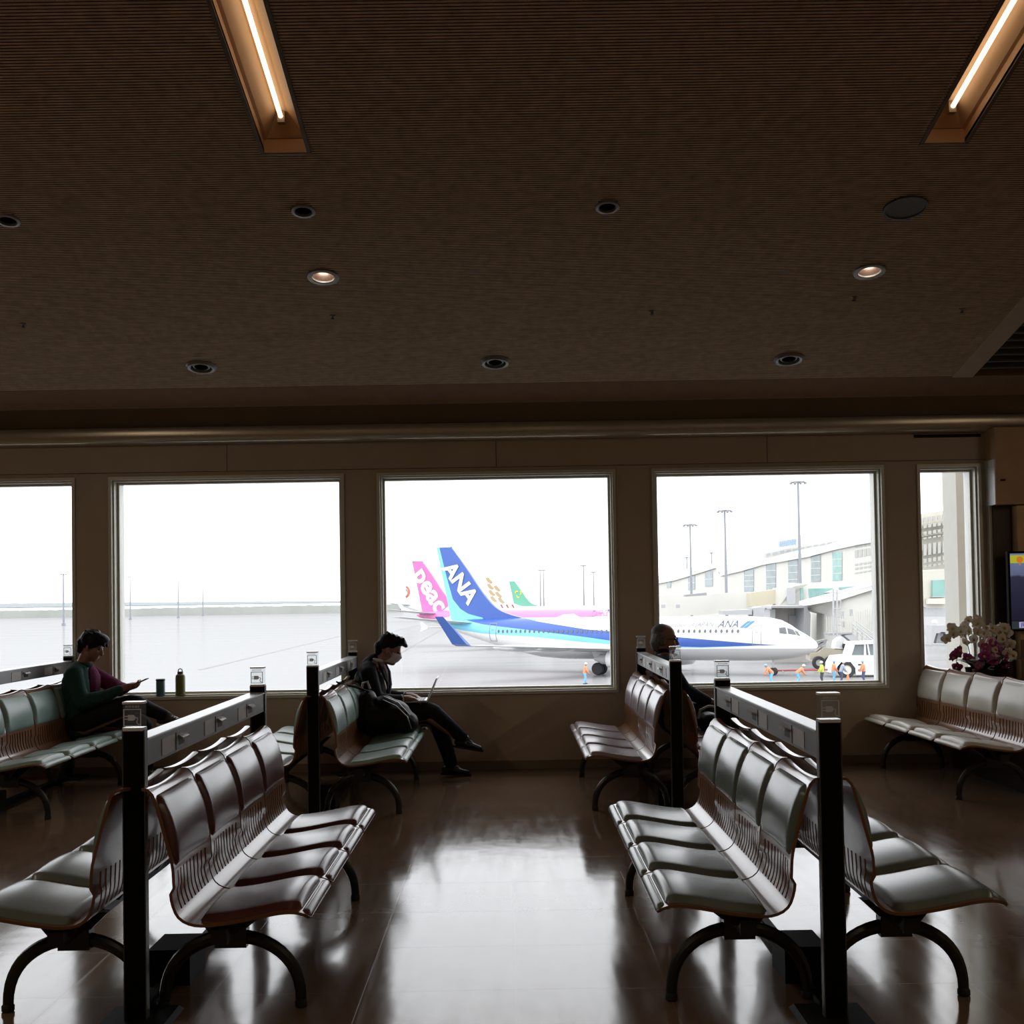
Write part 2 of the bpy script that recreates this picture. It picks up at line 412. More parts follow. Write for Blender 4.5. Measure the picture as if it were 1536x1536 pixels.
for (px, py), l in SPR:
    d = ray(px, py); k = (CZ0 + CY0 * SL - EYE) / (d.z + SL * d.y); p = CO + d * k
    t = thing('ceiling_sprinkler', 'tiny ceiling sprinkler ' + l, 'sprinkler', p, 0, 'ceiling sprinklers')
    MB().lathe([(.022, .006), (.022, -.004), (.012, -.006), (.008, -.02), (.001, -.02)], 14).build('rosette', mat('sprinkler_metal', (.16, .15, .13), .35), t, smooth=True)
    MB().lathe([(.001, -.02), (.014, -.021), (.014, -.024), (.001, -.025)], 14).build('deflector', M_blackm, t)
# ------------------------------------------------------------------ four-seat benches
M_ply = mat('lacquered_plywood', (.21, .092, .04), .28, coat=.38, var=.22, scale=6)
M_leg = mat('dark_cast_aluminium', (.06, .06, .055), .32, metal=.8, var=.08)
M_beam = mat('dark_steel_beam', (.03, .03, .028), .4, metal=.4)
M_rub = mat('rubber_glide', (.01, .01, .01), .7)
VINYL = {
    'maroon': mat('maroon_vinyl', (.105, .032, .030), .27, spec=.6, var=.1, scale=5),
    'green': mat('grey_green_vinyl', (.145, .185, .165), .27, spec=.6, var=.06, scale=5),
    'pale': mat('pale_green_vinyl', (.27, .38, .35), .36, var=.05, scale=5),
    'pink': mat('sheen_paled_maroon_vinyl', (.30, .25, .27), .27, spec=.6, var=.05, scale=5),  # maroon vinyl, pale window sheen put into its base colour
    'cream': mat('cream_vinyl', (.55, .52, .44), .36, var=.04, scale=5)}
PROF = crom([(.030, .866), (.050, .868), (.068, .852), (.092, .775), (.117, .68), (.137, .60), (.142, .53), (.148, .47), (.170, .418), (.212, .393), (.27, .388), (.36, .398), (.45, .414), (.53, .428), (.585, .430), (.625, .420), (.645, .402)], 10)
PL = [0.0]
for a, b in zip(PROF, PROF[1:]): PL.append(PL[-1] + (b - a).length)
PT = PL[-1]
def prof_at(s):
    s = min(max(s, 0), PT)
    for i in range(len(PL) - 1):
        if PL[i + 1] >= s:
            t = (s - PL[i]) / max(PL[i + 1] - PL[i], 1e-9)
            p = PROF[i].lerp(PROF[i + 1], t); d = (PROF[i + 1] - PROF[i]).normalized()
            return p, Vector((-d.y, d.x))
    return PROF[-1], Vector((0, 1))
def s_of(test):
    for i, p in enumerate(PROF):
        if test(p): return PL[i]
PW, HW = .54, .262
S_SL0 = s_of(lambda p: p.y < .572); S_SL1 = s_of(lambda p: p.y < .432)
S_B0, S_B1 = s_of(lambda p: p.y < .848), s_of(lambda p: p.y < .60)
S_C0, S_C1 = s_of(lambda p: p.x > .232 and p.y < .5), s_of(lambda p: p.x > .606)
def hw_at(s):
    h = HW
    for d, r in ((s, .03), (PT - s, .04)):
        if d < r: h = min(h, HW - r * .8 * (1 - math.sqrt(max(0, 1 - (1 - d / r) ** 2))))
    return h
def shell_geo():
    ss = [PT * i / 46 for i in range(47)] + [S_SL0, S_SL1]; ss = sorted(ss)
    ss += []; ss = sorted(set([0.004, .012, .026, PT - .004, PT - .012, PT - .026] + ss))
    slots = [(-.196 + k * .049) for k in range(9)]
    cols = [-HW, -HW + .02] + [c + e for c in slots for e in (-.0085, .0085)] + [HW - .02, HW]
    mb = MB(); grid = []
    TH = .011
    def pt(s, v, off):
        p, n = prof_at(s); h = hw_at(s)
        cr = 0
        if p.y > .5: cr = .014 * (v / HW) ** 2    # back wraps slightly round the sitter
        q = p + n * (off + cr)
        return (q.x, v * h / HW, q.y)
    def solid(i, j):
        sm = (ss[i] + ss[i + 1]) / 2
        if 1 < j < len(cols) - 1 and S_SL0 < sm < S_SL1 and 2 <= j < len(cols) - 3 and (j % 2 == 0): return False
        return True
    for off in (0, -TH):
        grid.append([[pt(s, v, off) for v in cols] for s in ss])
    n, m = len(ss), len(cols)
    vs = [p for g in grid for r in g for p in r]; fs = []
    I = lambda l, i, j: l * n * m + i * m + j
    for i in range(n - 1):
        for j in range(m - 1):
            if not solid(i, j): continue
            fs.append((I(0, i, j), I(0, i, j + 1), I(0, i + 1, j + 1), I(0, i + 1, j)))
            fs.append((I(1, i, j), I(1, i + 1, j), I(1, i + 1, j + 1), I(1, i, j + 1)))
            for di, dj, a, b in ((-1, 0, (i, j), (i, j + 1)), (1, 0, (i + 1, j), (i + 1, j + 1)), (0, -1, (i, j), (i + 1, j)), (0, 1, (i, j + 1), (i + 1, j + 1))):
                ni, nj = i + di, j + dj
                if ni < 0 or nj < 0 or ni >= n - 1 or nj >= m - 1 or not solid(ni, nj):
                    fs.append((I(0, *a), I(0, *b), I(1, *b), I(1, *a)))
    mb.add(vs, fs); return mb
def cushion_geo(s0, s1, hw, H, bulge=0):
    mb = MB(); NU, NV = 22, 16
    def e(d, r): 
        return 0 if d <= 0 else (1 if d >= r else math.sqrt(max(0, 1 - (1 - d / r) ** 2)))
    def warp(t): return .5 - .5 * math.cos(PI * t)
    def fn(a, b):
        a = .5 * a + .5 * warp(a); b = .55 * warp(b) + .45 * b
        s = s0 + (s1 - s0) * a; v = (2 * b - 1) * hw
        d = min(s - s0, s1 - s); rr = .04
        if d < rr: v *= 1 - (.03 / hw) * (1 - e(d, rr))
        h = H * e(d, .028) * e(hw - abs((2 * b - 1) * hw), .03) * (.75 + .5 * math.cos((2 * b - 1) * PI / 2))
        if bulge: h *= .6 + .75 * math.sin(PI * min(1, a * 1.05)) ** 1.0
        p, n = prof_at(s)
        cr = .014 * (v / HW) ** 2 if p.y > .5 else 0
        q = p + n * (h + cr + .0006)
        return (q.x, v, q.y)
    return mb.grid(fn, NU, NV)
SHELL_ME = shell_geo().mesh('seat_shell', M_ply, True, angle=.6)
CUSH = {}
def vinyl_meshes(k):
    if k not in CUSH:
        a = cushion_geo(S_C0, S_C1, .238, .026).mesh('seat_cushion', VINYL[k], True, angle=2)
        b = cushion_geo(S_B0, S_B1, .246, .026, 1).mesh('back_cushion', VINYL[k], True, angle=2)
        c = cushion_geo(s_of(lambda p: p.x > .609), PT - .0005, .257, .011).mesh('front_roll', VINYL[k], True, angle=2)
        CUSH[k] = (a, b, c)
    return CUSH[k]
def leg_geo():
    mb = MB(); c, rx, rz, z0 = .30, .262, .262, .012
    pts = []; rad = []
    for i in range(25):
        a = PI * i / 24
        pts.append((c - rx * math.cos(a), 0, z0 + rz * math.sin(a) ** .8)); rad.append(.021 + .006 * math.sin(a))
    mb.tube(pts, rad, 10, flat=.8, up=(0, 1, 0))
    mb.box((c - .06, -.03, .235), (c + .06, .03, .315))
    mb.hexa([(c - .05, -.022, .30), (c + .05, -.022, .30), (c + .05, .022, .30), (c - .05, .022, .30), (c - .13, -.022, .375), (c + .16, -.022, .385), (c + .16, .022, .385), (c - .13, .022, .375)])
    return mb
LEG_ME = leg_geo().mesh('leg', M_leg, True, angle=.5)
g = MB().lathe([(.02, 0), (.024, .004), (.024, .022), (.018, .03)], 14)
GLIDE_ME = g.mesh('foot_glide', M_rub, True)
b = MB()
b.box((.27, -1.02, .30), (.33, 1.02, .355))
for k in range(4):
    y = (k - 1.5) * PW
    for s in (-1, 1):
        b.hexa([(.255, y + s * .15 - .012, .325), (.345, y + s * .15 - .012, .325), (.345, y + s * .15 + .012, .325), (.255, y + s * .15 + .012, .325), (.215, y + s * .15 - .012, .378), (.40, y + s * .15 - .012, .389), (.40, y + s * .15 + .012, .389), (.215, y + s * .15 + .012, .378)])
BEAM_ME = b.mesh('beam', M_beam)
def link(name, me, parent, loc=(0, 0, 0)):
    o = bpy.data.objects.new(name, me); COL.objects.link(o); o.parent = parent; o.location = loc; return o
def bench(x, y, rz, k, label):
    t = thing('waiting_bench', label, 'bench', (x, y, 0), rz, 'four-seat waiting benches')
    link('beam', BEAM_ME, t)
    ca, cb, cc = vinyl_meshes(k)
    for i in range(4):
        s = link('seat_shell', SHELL_ME, t, (0, (i - 1.5) * PW, 0))
        link('seat_cushion', ca, s); link('back_cushion', cb, s); link('front_roll', cc, s)
    for s in (-1, 1):
        l = link('leg', LEG_ME, t, (0, s * .81, 0)); link('foot_glide', GLIDE_ME, l, (.038, 0, 0)); link('foot_glide', GLIDE_ME, l, (.562, 0, 0))
    return t
RX = (-3.93, -1.385, 1.16)
NY, FYC = 5.46, 9.56
bench(RX[1], NY, 0, 'maroon', 'maroon vinyl bench in the near left corner, facing the middle aisle')
bench(RX[1], NY, PI, 'green', 'grey-green bench at the near left, facing left, back to back with the maroon bench')
bench(RX[2], NY, PI, 'green', 'grey-green bench at the near right, facing the middle aisle')
bench(RX[2], NY, 0, 'green', 'grey-green bench at the near right corner, facing right, away from the aisle')
bench(RX[1], FYC, 0, 'pale', 'pale green bench holding the masked man with the laptop')
bench(RX[1], FYC, PI, 'pale', 'pale green bench back to back with the laptop man\'s bench')
bench(RX[2], FYC, PI, 'pink', 'empty maroon bench with pinkish sheen below the middle window, facing left to the aisle')
bench(RX[2], FYC, 0, 'pink', 'bench holding the balding man in the dark navy jacket')
bench(RX[0], FYC, 0, 'pale', 'pale green bench at the left edge holding the man with the phone')
bench(RX[0], FYC, PI, 'pale', 'bench at the left edge back to back with the phone man\'s bench')
bench(3.845, 9.77, PI + .035, 'cream', 'empty cream bench on the far right in front of the orchids')

# ------------------------------------------------------------------ charging rails between the benches
M_rail = mat('anodised_rail_top', (.62, .64, .64), .3, metal=.5, var=.03)
M_face = mat('grey_rail_face', (.22, .225, .23), .35, metal=.3, var=.05)
M_plac = mat('grey_placard', (.46, .43, .40), .45, var=.08, scale=30)
M_sock = mat('socket_plate', (.20, .185, .17), .4)
M_flap = mat('socket_flap', (.50, .49, .46), .25, metal=.6)
def backlit_print():
    m = bpy.data.materials.new('grey_translucent_print'); m.use_nodes = True; nt = m.node_tree
    b = nt.nodes['Principled BSDF']; b.inputs['Base Color'].default_value = (.85, .85, .83, 1); b.inputs['Roughness'].default_value = .5
    t = nt.nodes.new('ShaderNodeBsdfTranslucent'); t.inputs['Color'].default_value = (.8, .8, .8, 1)
    mx = nt.nodes.new('ShaderNodeMixShader'); mx.inputs['Fac'].default_value = .5
    nt.links.new(b.outputs[0], mx.inputs[1]); nt.links.new(t.outputs[0], mx.inputs[2]); nt.links.new(mx.outputs[0], nt.nodes['Material Output'].inputs['Surface'])
    return m
M_print = backlit_print()
M_rim = mat('white_cap_rim', (.93, .94, .95), .2, var=.02)
def acrylic():
    m = bpy.data.materials.new('clear_acrylic'); m.use_nodes = True; nt = m.node_tree
    nt.nodes.remove(nt.nodes['Principled BSDF']); out = nt.nodes['Material Output']
    t = nt.nodes.new('ShaderNodeBsdfTransparent'); t.inputs['Color'].default_value = (.93, .95, .95, 1)
    g = nt.nodes.new('ShaderNodeBsdfGlossy'); g.inputs['Roughness'].default_value = .06
    d = nt.nodes.new('ShaderNodeBsdfTranslucent'); d.inputs['Color'].default_value = (.8, .8, .82, 1)
    m1 = nt.nodes.new('ShaderNodeMixShader'); m1.inputs['Fac'].default_value = .05
    m2 = nt.nodes.new('ShaderNodeMixShader'); m2.inputs['Fac'].default_value = .03
    nt.links.new(t.outputs[0], m1.inputs[1]); nt.links.new(g.outputs[0], m1.inputs[2])
    nt.links.new(m1.outputs[0], m2.inputs[1]); nt.links.new(d.outputs[0], m2.inputs[2]); nt.links.new(m2.outputs[0], out.inputs['Surface'])
    return m
M_acr = acrylic()
PH, RT, RB, RL = 1.19, 1.05, .945, 2.2     # post height, rail top and bottom, length
def rrect(w, d, r, n=5):
    out = []
    for cx, cy, a0 in ((w - r, d - r, 0), (-w + r, d - r, PI / 2), (-w + r, -d + r, PI), (w - r, -d + r, 1.5 * PI)):
        for k in range(n + 1):
            a = a0 + k / n * PI / 2; out.append((cx + r * math.cos(a), cy + r * math.sin(a)))
    return out
CAPH = .108
post = MB().prism(rrect(.038, .028, .010), lambda p, t: (p[0], p[1], t), .018, PH - CAPH)
POST_ME = post.mesh('post', M_black, True, angle=.5)
sd = MB()
for s in (-1, 1): sd.box((s * .0395 - .003, -.018, .018), (s * .0395 + .003, .018, PH - CAPH + .004))
SIDE_ME = sd.mesh('side_strip', mat('grey_side_strip', (.14, .145, .145), .4, metal=.5))
BASE_ME = MB().hexa([(-.135, -.15, 0), (.135, -.15, 0), (.135, .15, 0), (-.135, .15, 0), (-.12, -.135, .018), (.12, -.135, .018), (.12, .135, .018), (-.12, .135, .018)]).mesh('base_plate', M_blackm)
CAP_ME = MB().prism(rrect(.038, .027, .008), lambda p, t: (p[0], p[1], t), PH - CAPH + .01, PH - .008).mesh('sign_cap', M_acr, True, angle=.5)
rim = MB().prism(rrect(.0395, .0285, .009), lambda p, t: (p[0], p[1], t), PH - .008, PH)
LID_ME = MB().prism(rrect(.039, .028, .009), lambda p, t: (p[0], p[1], t), PH - CAPH, PH - CAPH + .012).mesh('cap_seat', M_rim, True, angle=.5)
RIM_ME = rim.mesh('cap_rim', M_rim, True, angle=.5)
def pictogram(sg):
    mb = MB(); z0 = PH - CAPH
    for sgn in (sg,):
        y = sgn * .0275
        def add(poly, fl=False):
            mb.prism(poly, lambda p, t: (p[0] * 1.22 * (-sgn), y + sgn * t, z0 + p[1]), 0, .0012)
        def bx(x0, a, x1, b): add([(x0, a), (x1, a), (x1, b), (x0, b)])
        bx(-.027, .018, -.024, .082); bx(.024, .018, .027, .082); bx(-.024, .018, .024, .021); bx(-.024, .079, .024, .082)
        # plug: body, prongs, cord
        add([(-.013, .039), (.004, .039), (.009, .044), (.009, .055), (.004, .060), (-.013, .060)])
        bx(-.023, .043, -.013, .0465); bx(-.023, .0525, -.013, .056)
        c = crom([(.009, .0495), (.015, .049), (.0165, .043), (.014, .036), (.015, .029), (.019, .025), (.024, .025)], 4)
        for p, q in zip(c, c[1:]):
            d = (q - p).normalized() * .0014; nn = Vector((-d.y, d.x))
            add([tuple(p - nn), tuple(q - nn), tuple(q + nn), tuple(p + nn)])
        for k in range(9):                                            # caption line, too small to read
            x = -.0215 + k * .0048
            bx(x, .0875, x + .0036, .0885); bx(x, .0925, x + .0036, .0935); bx(x + (.001 if k % 2 else .0022), .0875, x + (.002 if k % 2 else .0032), .095)
    return mb.mesh('plug_pictogram', M_print)
PICT_ME = [pictogram(-1)]
rb = MB()
rb.box((-.036, -RL / 2 + .028, RB), (.036, RL / 2 - .028, RT - .006))
FACE_ME = rb.mesh('rail', M_face)
rtop = MB().prism([(-.042, RT - .008), (.042, RT - .008), (.042, RT - .002), (.038, RT), (-.038, RT), (-.042, RT - .002)], lambda p, t: (p[0], t, p[1]), -RL / 2 + .028, RL / 2 - .028)
RTOP_ME = rtop.mesh('rail_top', M_rail)
def rail_bit(k, s):
    y = (k - 1) * .66
    def q(a, b): return (a, b) if s > 0 else (-b, -a)
    a, b2 = q(.036, .0385); pl = MB().box((a, y - .22, RB + .012), (b2, y - .045, RT - .028))
    a, b2 = q(.036, .039); so = MB().box((a, y - .02, RB + .010), (b2, y + .15, RT - .024))
    a, b2 = q(.039, .0395); ho = MB().box((a, y + .012, RB + .026), (b2, y + .10, RB + .052))
    a, b2 = q(.039, .060); fl = MB().hexa([(a, y + .005, RB + .055), (b2, y + .005, RB + .050), (b2, y + .105, RB + .050), (a, y + .105, RB + .055), (a, y + .005, RB + .070), (b2, y + .005, RB + .058), (b2, y + .105, RB + .058), (a, y + .105, RB + .070)])
    return pl.mesh('placard', M_plac), so.mesh('socket', M_sock), fl.mesh('socket_flap', M_flap), ho.mesh('socket_inset', M_blackm)
BITS = [rail_bit(k, s) for k in range(3) for s in (-1, 1)]
FLOORB_ME = MB().box((-.03, -RL / 2 + .1, 0), (.03, RL / 2 - .1, .035)).box((-.012, -RL / 2 + .1, .035), (.012, RL / 2 - .1, .042)).mesh('floor_channel', M_blackm)
BOX_ME = MB().box((-.085, -.68, .0), (.085, -.44, .145)).mesh('cable_box', M_blackm)
def charging_rail(x, y, label, box=True):
    t = thing('charging_rail', label, 'charging rail', (x, y, 0), 0, 'charging rails between the benches')
    for s in (-1, 1):
        p = link('post', POST_ME, t, (0, s * RL / 2, 0))
        link('side_strip', SIDE_ME, p); link('sign_cap', CAP_ME, p); link('cap_rim', RIM_ME, p); link('cap_seat', LID_ME, p); [link('plug_pictogram', q, p) for q in PICT_ME]
        link('base_plate', BASE_ME, p)
    r = link('rail', FACE_ME, t); link('rail_top', RTOP_ME, r)
    for a, b2, c, d in BITS: link('placard', a, r); link('socket', b2, r); link('socket_flap', c, r); link('socket_inset', d, r)
    link('floor_channel', FLOORB_ME, t)
    if box: link('cable_box', BOX_ME, t)
    return t
charging_rail(-1.407, 5.60, 'black and silver charging rail behind the maroon bench, nearest on the left')
charging_rail(1.16, 5.50, 'black and silver charging rail on two posts, nearest on the right')
charging_rail(-1.407, 9.66, 'charging rail behind the masked man with the laptop')
charging_rail(1.16, 9.56, 'charging rail between the bench with pinkish sheen and the balding man')
charging_rail(-3.95, 9.66, 'charging rail at the left edge behind the man with the phone')

# ------------------------------------------------------------------ things on the sill
M_teal = mat('teal_bottle', (.06, .16, .17), .35)
M_oliv = mat('olive_bottle', (.16, .17, .05), .35)
t = thing('tumbler', 'short teal tumbler on the window sill', 'tumbler', (-3.18, YW + .03, ZS + .028))
MB().lathe([(.034, 0), (.04, .008), (.04, .135), (.038, .14), (.001, .14)], 20).build('cup', M_teal, t, smooth=True, angle=.5)
MB().lathe([(.04, .14), (.042, .143), (.042, .155), (.036, .16), (.001, .16)], 20).build('lid', mat('dark_teal_lid', (.02, .05, .055), .4), t, smooth=True, angle=.5)
t = thing('drink_bottle', 'taller olive drink bottle with loop cap on the window sill', 'bottle', (-3.0, YW + .03, ZS + .028))
MB().lathe([(.036, 0), (.044, .01), (.044, .17), (.04, .19), (.03, .2), (.001, .2)], 20).build('flask', M_oliv, t, smooth=True, angle=.5)
cp = MB().lathe([(.026, .2), (.026, .222), (.001, .224)], 16)
cp.tube([(-.018, 0, .222), (-.016, 0, .24), (0, 0, .248), (.016, 0, .24), (.018, 0, .222)], .005, 6)
cp.build('cap', mat('olive_cap', (.07, .075, .03), .45), t, smooth=True, angle=.5)

# ------------------------------------------------------------------ right corner: header box, dark panel, kiosk with screen
hb = MB().box((4.36, 10.68, 2.31), (XR, YW, 3.0))
struct(hb.build('trim_9', mat('tan_header_box', (.60, .41, .24), .5)))
struct(MB().box((4.35, 10.68, 2.31), (4.36, YW, 2.72)).build('trim_13', mat('window_lit_side', (.75, .75, .72), .4)))  # window light on the header's side face, put in as white colour
MB_ = MB().box((4.40, 10.66, 2.52), (4.44, 10.68, 2.535)); 
struct(MB_.build('trim_10', M_dark))
struct(MB().box((4.352, 10.82, 0), (4.375, YW, 2.31)).build('trim_11', mat('pale_edge_strip', (.5, .49, .44), .4)))
struct(MB().box((4.375, 10.80, 0), (4.54, YW, 2.31)).build('trim_12', mat('dark_red_brown_panel', (.05, .028, .022), .4)))
k = thing('display_kiosk', 'tall brown display panel at the right edge carrying the screen', 'display panel', (5.3, 10.8, 0))
MB().box((-.75, -.10, .05), (.9, .09, 2.30)).build('panel', mat('brown_kiosk_panel', (.72, .49, .28), .45), k, bevel=.004)
MB().box((-.73, -.08, 0), (.88, .07, .05)).build('plinth', M_blackm, k)
MB().box((-.75, -.112, .05), (.9, -.10, 1.10)).build('lower_panel', mat('kiosk_lower_panel', (.20, .11, .08), .45), k)
sx0 = at(1512, 880, 10.65).x; sz1 = at(1520, 827, 10.65).z; sz0 = at(1520, 947, 10.65).z
t = thing('display_screen', 'wide flat screen mounted on the brown panel at the right edge', 'screen', (sx0, 10.69, sz0))
W_, H_ = 1.22, sz1 - sz0
MB().box((0, -.05, 0), (W_, .0, H_)).build('housing', M_black, t, bevel=.004)
def emat(n, c, s): return mat(n, (.01, .01, .01), .3, var=0, emit=c, es=s)
pic = MB().box((.02, -.052, .095), (W_ - .02, -.05, H_ - .02)); pm = bpy.data.materials.new('screen_picture'); pm.use_nodes = True
nt = pm.node_tree; bb = nt.nodes['Principled BSDF']; tc = nt.nodes.new('ShaderNodeTexCoord'); sp = nt.nodes.new('ShaderNodeSeparateXYZ'); nt.links.new(tc.outputs['Object'], sp.inputs[0])
mr = nt.nodes.new('ShaderNodeMapRange'); mr.inputs['From Min'].default_value = .095; mr.inputs['From Max'].default_value = H_ - .02; nt.links.new(sp.outputs['Z'], mr.inputs[0])
nz = nt.nodes.new('ShaderNodeTexNoise'); nz.inputs['Scale'].default_value = 14; nt.links.new(tc.outputs['Object'], nz.inputs['Vector'])
ad = nt.nodes.new('ShaderNodeMath'); ad.operation = 'MULTIPLY_ADD'; ad.inputs[1].default_value = .06; nt.links.new(nz.outputs['Fac'], ad.inputs[0]); nt.links.new(mr.outputs[0], ad.inputs[2])
cr = nt.nodes.new('ShaderNodeValToRGB'); cr.color_ramp.interpolation = 'LINEAR'
E_ = cr.color_ramp.elements; E_[0].position = 0; E_[0].color = (.012, .010, .03, 1); E_[1].position = 1; E_[1].color = (.16, .22, .42, 1)
for p_, c_ in ((.45, (.02, .022, .05, 1)), (.68, (.03, .03, .06, 1)), (.71, (.12, .14, .24, 1))): e_ = E_.new(p_); e_.color = c_
nt.links.new(ad.outputs[0], cr.inputs[0]); nt.links.new(cr.outputs[0], bb.inputs['Emission Color']); bb.inputs['Emission Strength'].default_value = .8; bb.inputs['Base Color'].default_value = (.01, .01, .01, 1); bb.inputs['Roughness'].default_value = .3
pic.build('picture', pm, t)
bal = MB().prism(arc2(.105, H_ - .075, .030, 0, 2 * PI, .0299, 20)[:21], lambda p, q: (p[0], -.054 + q, p[1]), 0, .0012); bal.box((.099, -.054, H_ - .125), (.111, -.053, H_ - .108))
bal.build('balloon_image', emat('screen_orange', (.65, .20, .02), .8), t)
MB().box((.02, -.0535, H_ - .105), (.16, -.0525, H_ - .035)).build('yellow_image', emat('screen_yellow', (.55, .55, .03), .7), t)
MB().box((.02, -.053, .02), (W_ - .02, -.052, .09)).build('caption_bar', emat('screen_bar', (.03, .04, .04), .8), t)
MB().box((.085, -.0545, .03), (.50, -.0535, .082)).build('caption_box', emat('screen_lilac', (.45, .42, .75), .8), t)
gl = MB()
def stroke(x0, z0, x1, z1): gl.box((x0, -.056, z0), (x1, -.0545, z1))
for c0, st_ in ((.10, [(0, .012, .04, .016), (0, .024, .04, .028), (0, .036, .04, .040), (.018, .006, .022, .044), (.002, .0, .006, .036), (.034, .0, .038, .036)]), (.155, [(0, .006, .004, .044), (.0, .04, .04, .044), (.036, .006, .04, .044), (.008, .022, .03, .026), (.014, .006, .018, .034), (.0, .0, .04, .005)])):
    for a, b2, c, d in st_: stroke(c0 + a, .034 + b2, c0 + c, .034 + d)
gl.build('caption_glyphs', emat('screen_navy', (.01, .01, .05), .5), t)

# white utility post beside the kiosk, thin pale
# ------------------------------------------------------------------ planter, orchids and low foliage behind the cream bench
pl = thing('planter_box', 'dark planter trough behind the cream bench', 'planter', (4.64, 9.85, 0))
p_ = MB(); p_.box((-.76, -.75, 0), (.76, .75, .03))
for a, b2 in (((-.76, -.75, .03), (-.72, .75, .74)), ((.72, -.75, .03), (.76, .75, .74)), ((-.72, -.75, .03), (.72, -.71, .74)), ((-.72, .71, .03), (.72, .75, .74))): p_.box(a, b2)
p_.build('trough', mat('dark_planter', (.03, .022, .018), .5), pl)
MB().box((-.72, -.71, .62), (.72, .71, .70)).build('soil', mat('soil', (.03, .02, .014), .9, bump=.6, bscale=40), pl)
M_leaf = mat('dark_leaf', (.020, .045, .018), .35, var=.3, scale=12)
M_leaf2 = mat('glossy_orchid_leaf', (.018, .04, .016), .3, var=.2)
M_stem = mat('orchid_stem', (.05, .06, .025), .5)
def leaf(mb, base, d, L, W, droop, n=6):
    d = Vector(d).normalized(); s = d.cross(Vector((0, 0, 1)));  s = s.normalized() if s.length > .01 else Vector((1, 0, 0))
    vs = []
    for i in range(n + 1):
        t = i / n; c = Vector(base) + d * L * t - Vector((0, 0, droop * t * t)); w = W * math.sin(PI * min(1, .08 + t * .92)) ** .7
        vs += [c - s * w + Vector((0, 0, .15 * w)), c, c + s * w + Vector((0, 0, .15 * w))]
    fs = []
    for i in range(n):
        fs += [(i * 3, i * 3 + 1, i * 3 + 4, i * 3 + 3), (i * 3 + 1, i * 3 + 2, i * 3 + 5, i * 3 + 4)]
    mb.add(vs, fs)
rnd = random.Random(5)
for i in range(13):
    x = 4.78 + rnd.uniform(-.5, .5); y = 9.85 + rnd.uniform(-.65, .62)
    if i == 0: x, y = 4.45, 9.4
    if i == 1: x, y = 4.3, 9.6
    t = thing('foliage_plant', 'low dark leafy plant in the trough behind the cream bench', 'plant', (x, y, .70), 0, 'low plants in the trough')
    mb = MB()
    for k in range(26):
        a = rnd.uniform(0, 2 * PI); u = rnd.uniform(.25, 1.1)
        z = rnd.uniform(.08, .28)
        leaf(mb, (0, 0, z), (math.cos(a), math.sin(a), u), rnd.uniform(.09, .17), rnd.uniform(.02, .034), rnd.uniform(.02, .08))
    mb.build('leaves', M_leaf, t, smooth=True, merge=False)
    MB().tube([(0, 0, -.02), (.005, 0, .1), (0, .005, .24)], .006, 6).build('stem', M_stem, t, smooth=True)
M_wp = mat('white_petal', (.78, .74, .66), .5, var=.06, scale=40)
M_pp = mat('purple_petal', (.36, .05, .24), .5, var=.15, scale=40)
M_pw = mat('blush_petal', (.70, .52, .50), .5, var=.12, scale=30)
M_lip = mat('orchid_lip', (.55, .32, .05), .5)
def blossom_me(m):
    mb = MB()
    for k, (a, L, W) in enumerate([(PI / 2, .036, .014), (PI / 2 + 1.25, .040, .022), (PI / 2 - 1.25, .040, .022), (PI / 2 + 2.5, .036, .014), (PI / 2 - 2.5, .036, .014)]):
        d = Vector((math.cos(a), 0, math.sin(a))); s = Vector((-d.z, 0, d.x))
        vs = []
        for i in range(6):
            t = i / 5; c = d * L * t + Vector((0, -.008 * math.sin(t * 3), 0)); w = W * math.sin(PI * min(1, .12 + .85 * t)) ** .6
            vs += [c - s * w + Vector((0, .004, 0)), c, c + s * w + Vector((0, .004, 0))]
        fs = []
        for i in range(5): fs += [(i * 3, i * 3 + 1, i * 3 + 4, i * 3 + 3), (i * 3 + 1, i * 3 + 2, i * 3 + 5, i * 3 + 4)]
        mb.add(vs, fs)
    return mb.mesh('blossom', m, True, merge=False)
LIP_ME = MB().ell((0, -.010, -.004), (.008, .010, .010), n=8, m=6).mesh('blossom_lip', M_lip, True)
BL = {'w': blossom_me(M_wp), 'p': blossom_me(M_pp), 'b': blossom_me(M_pw)}
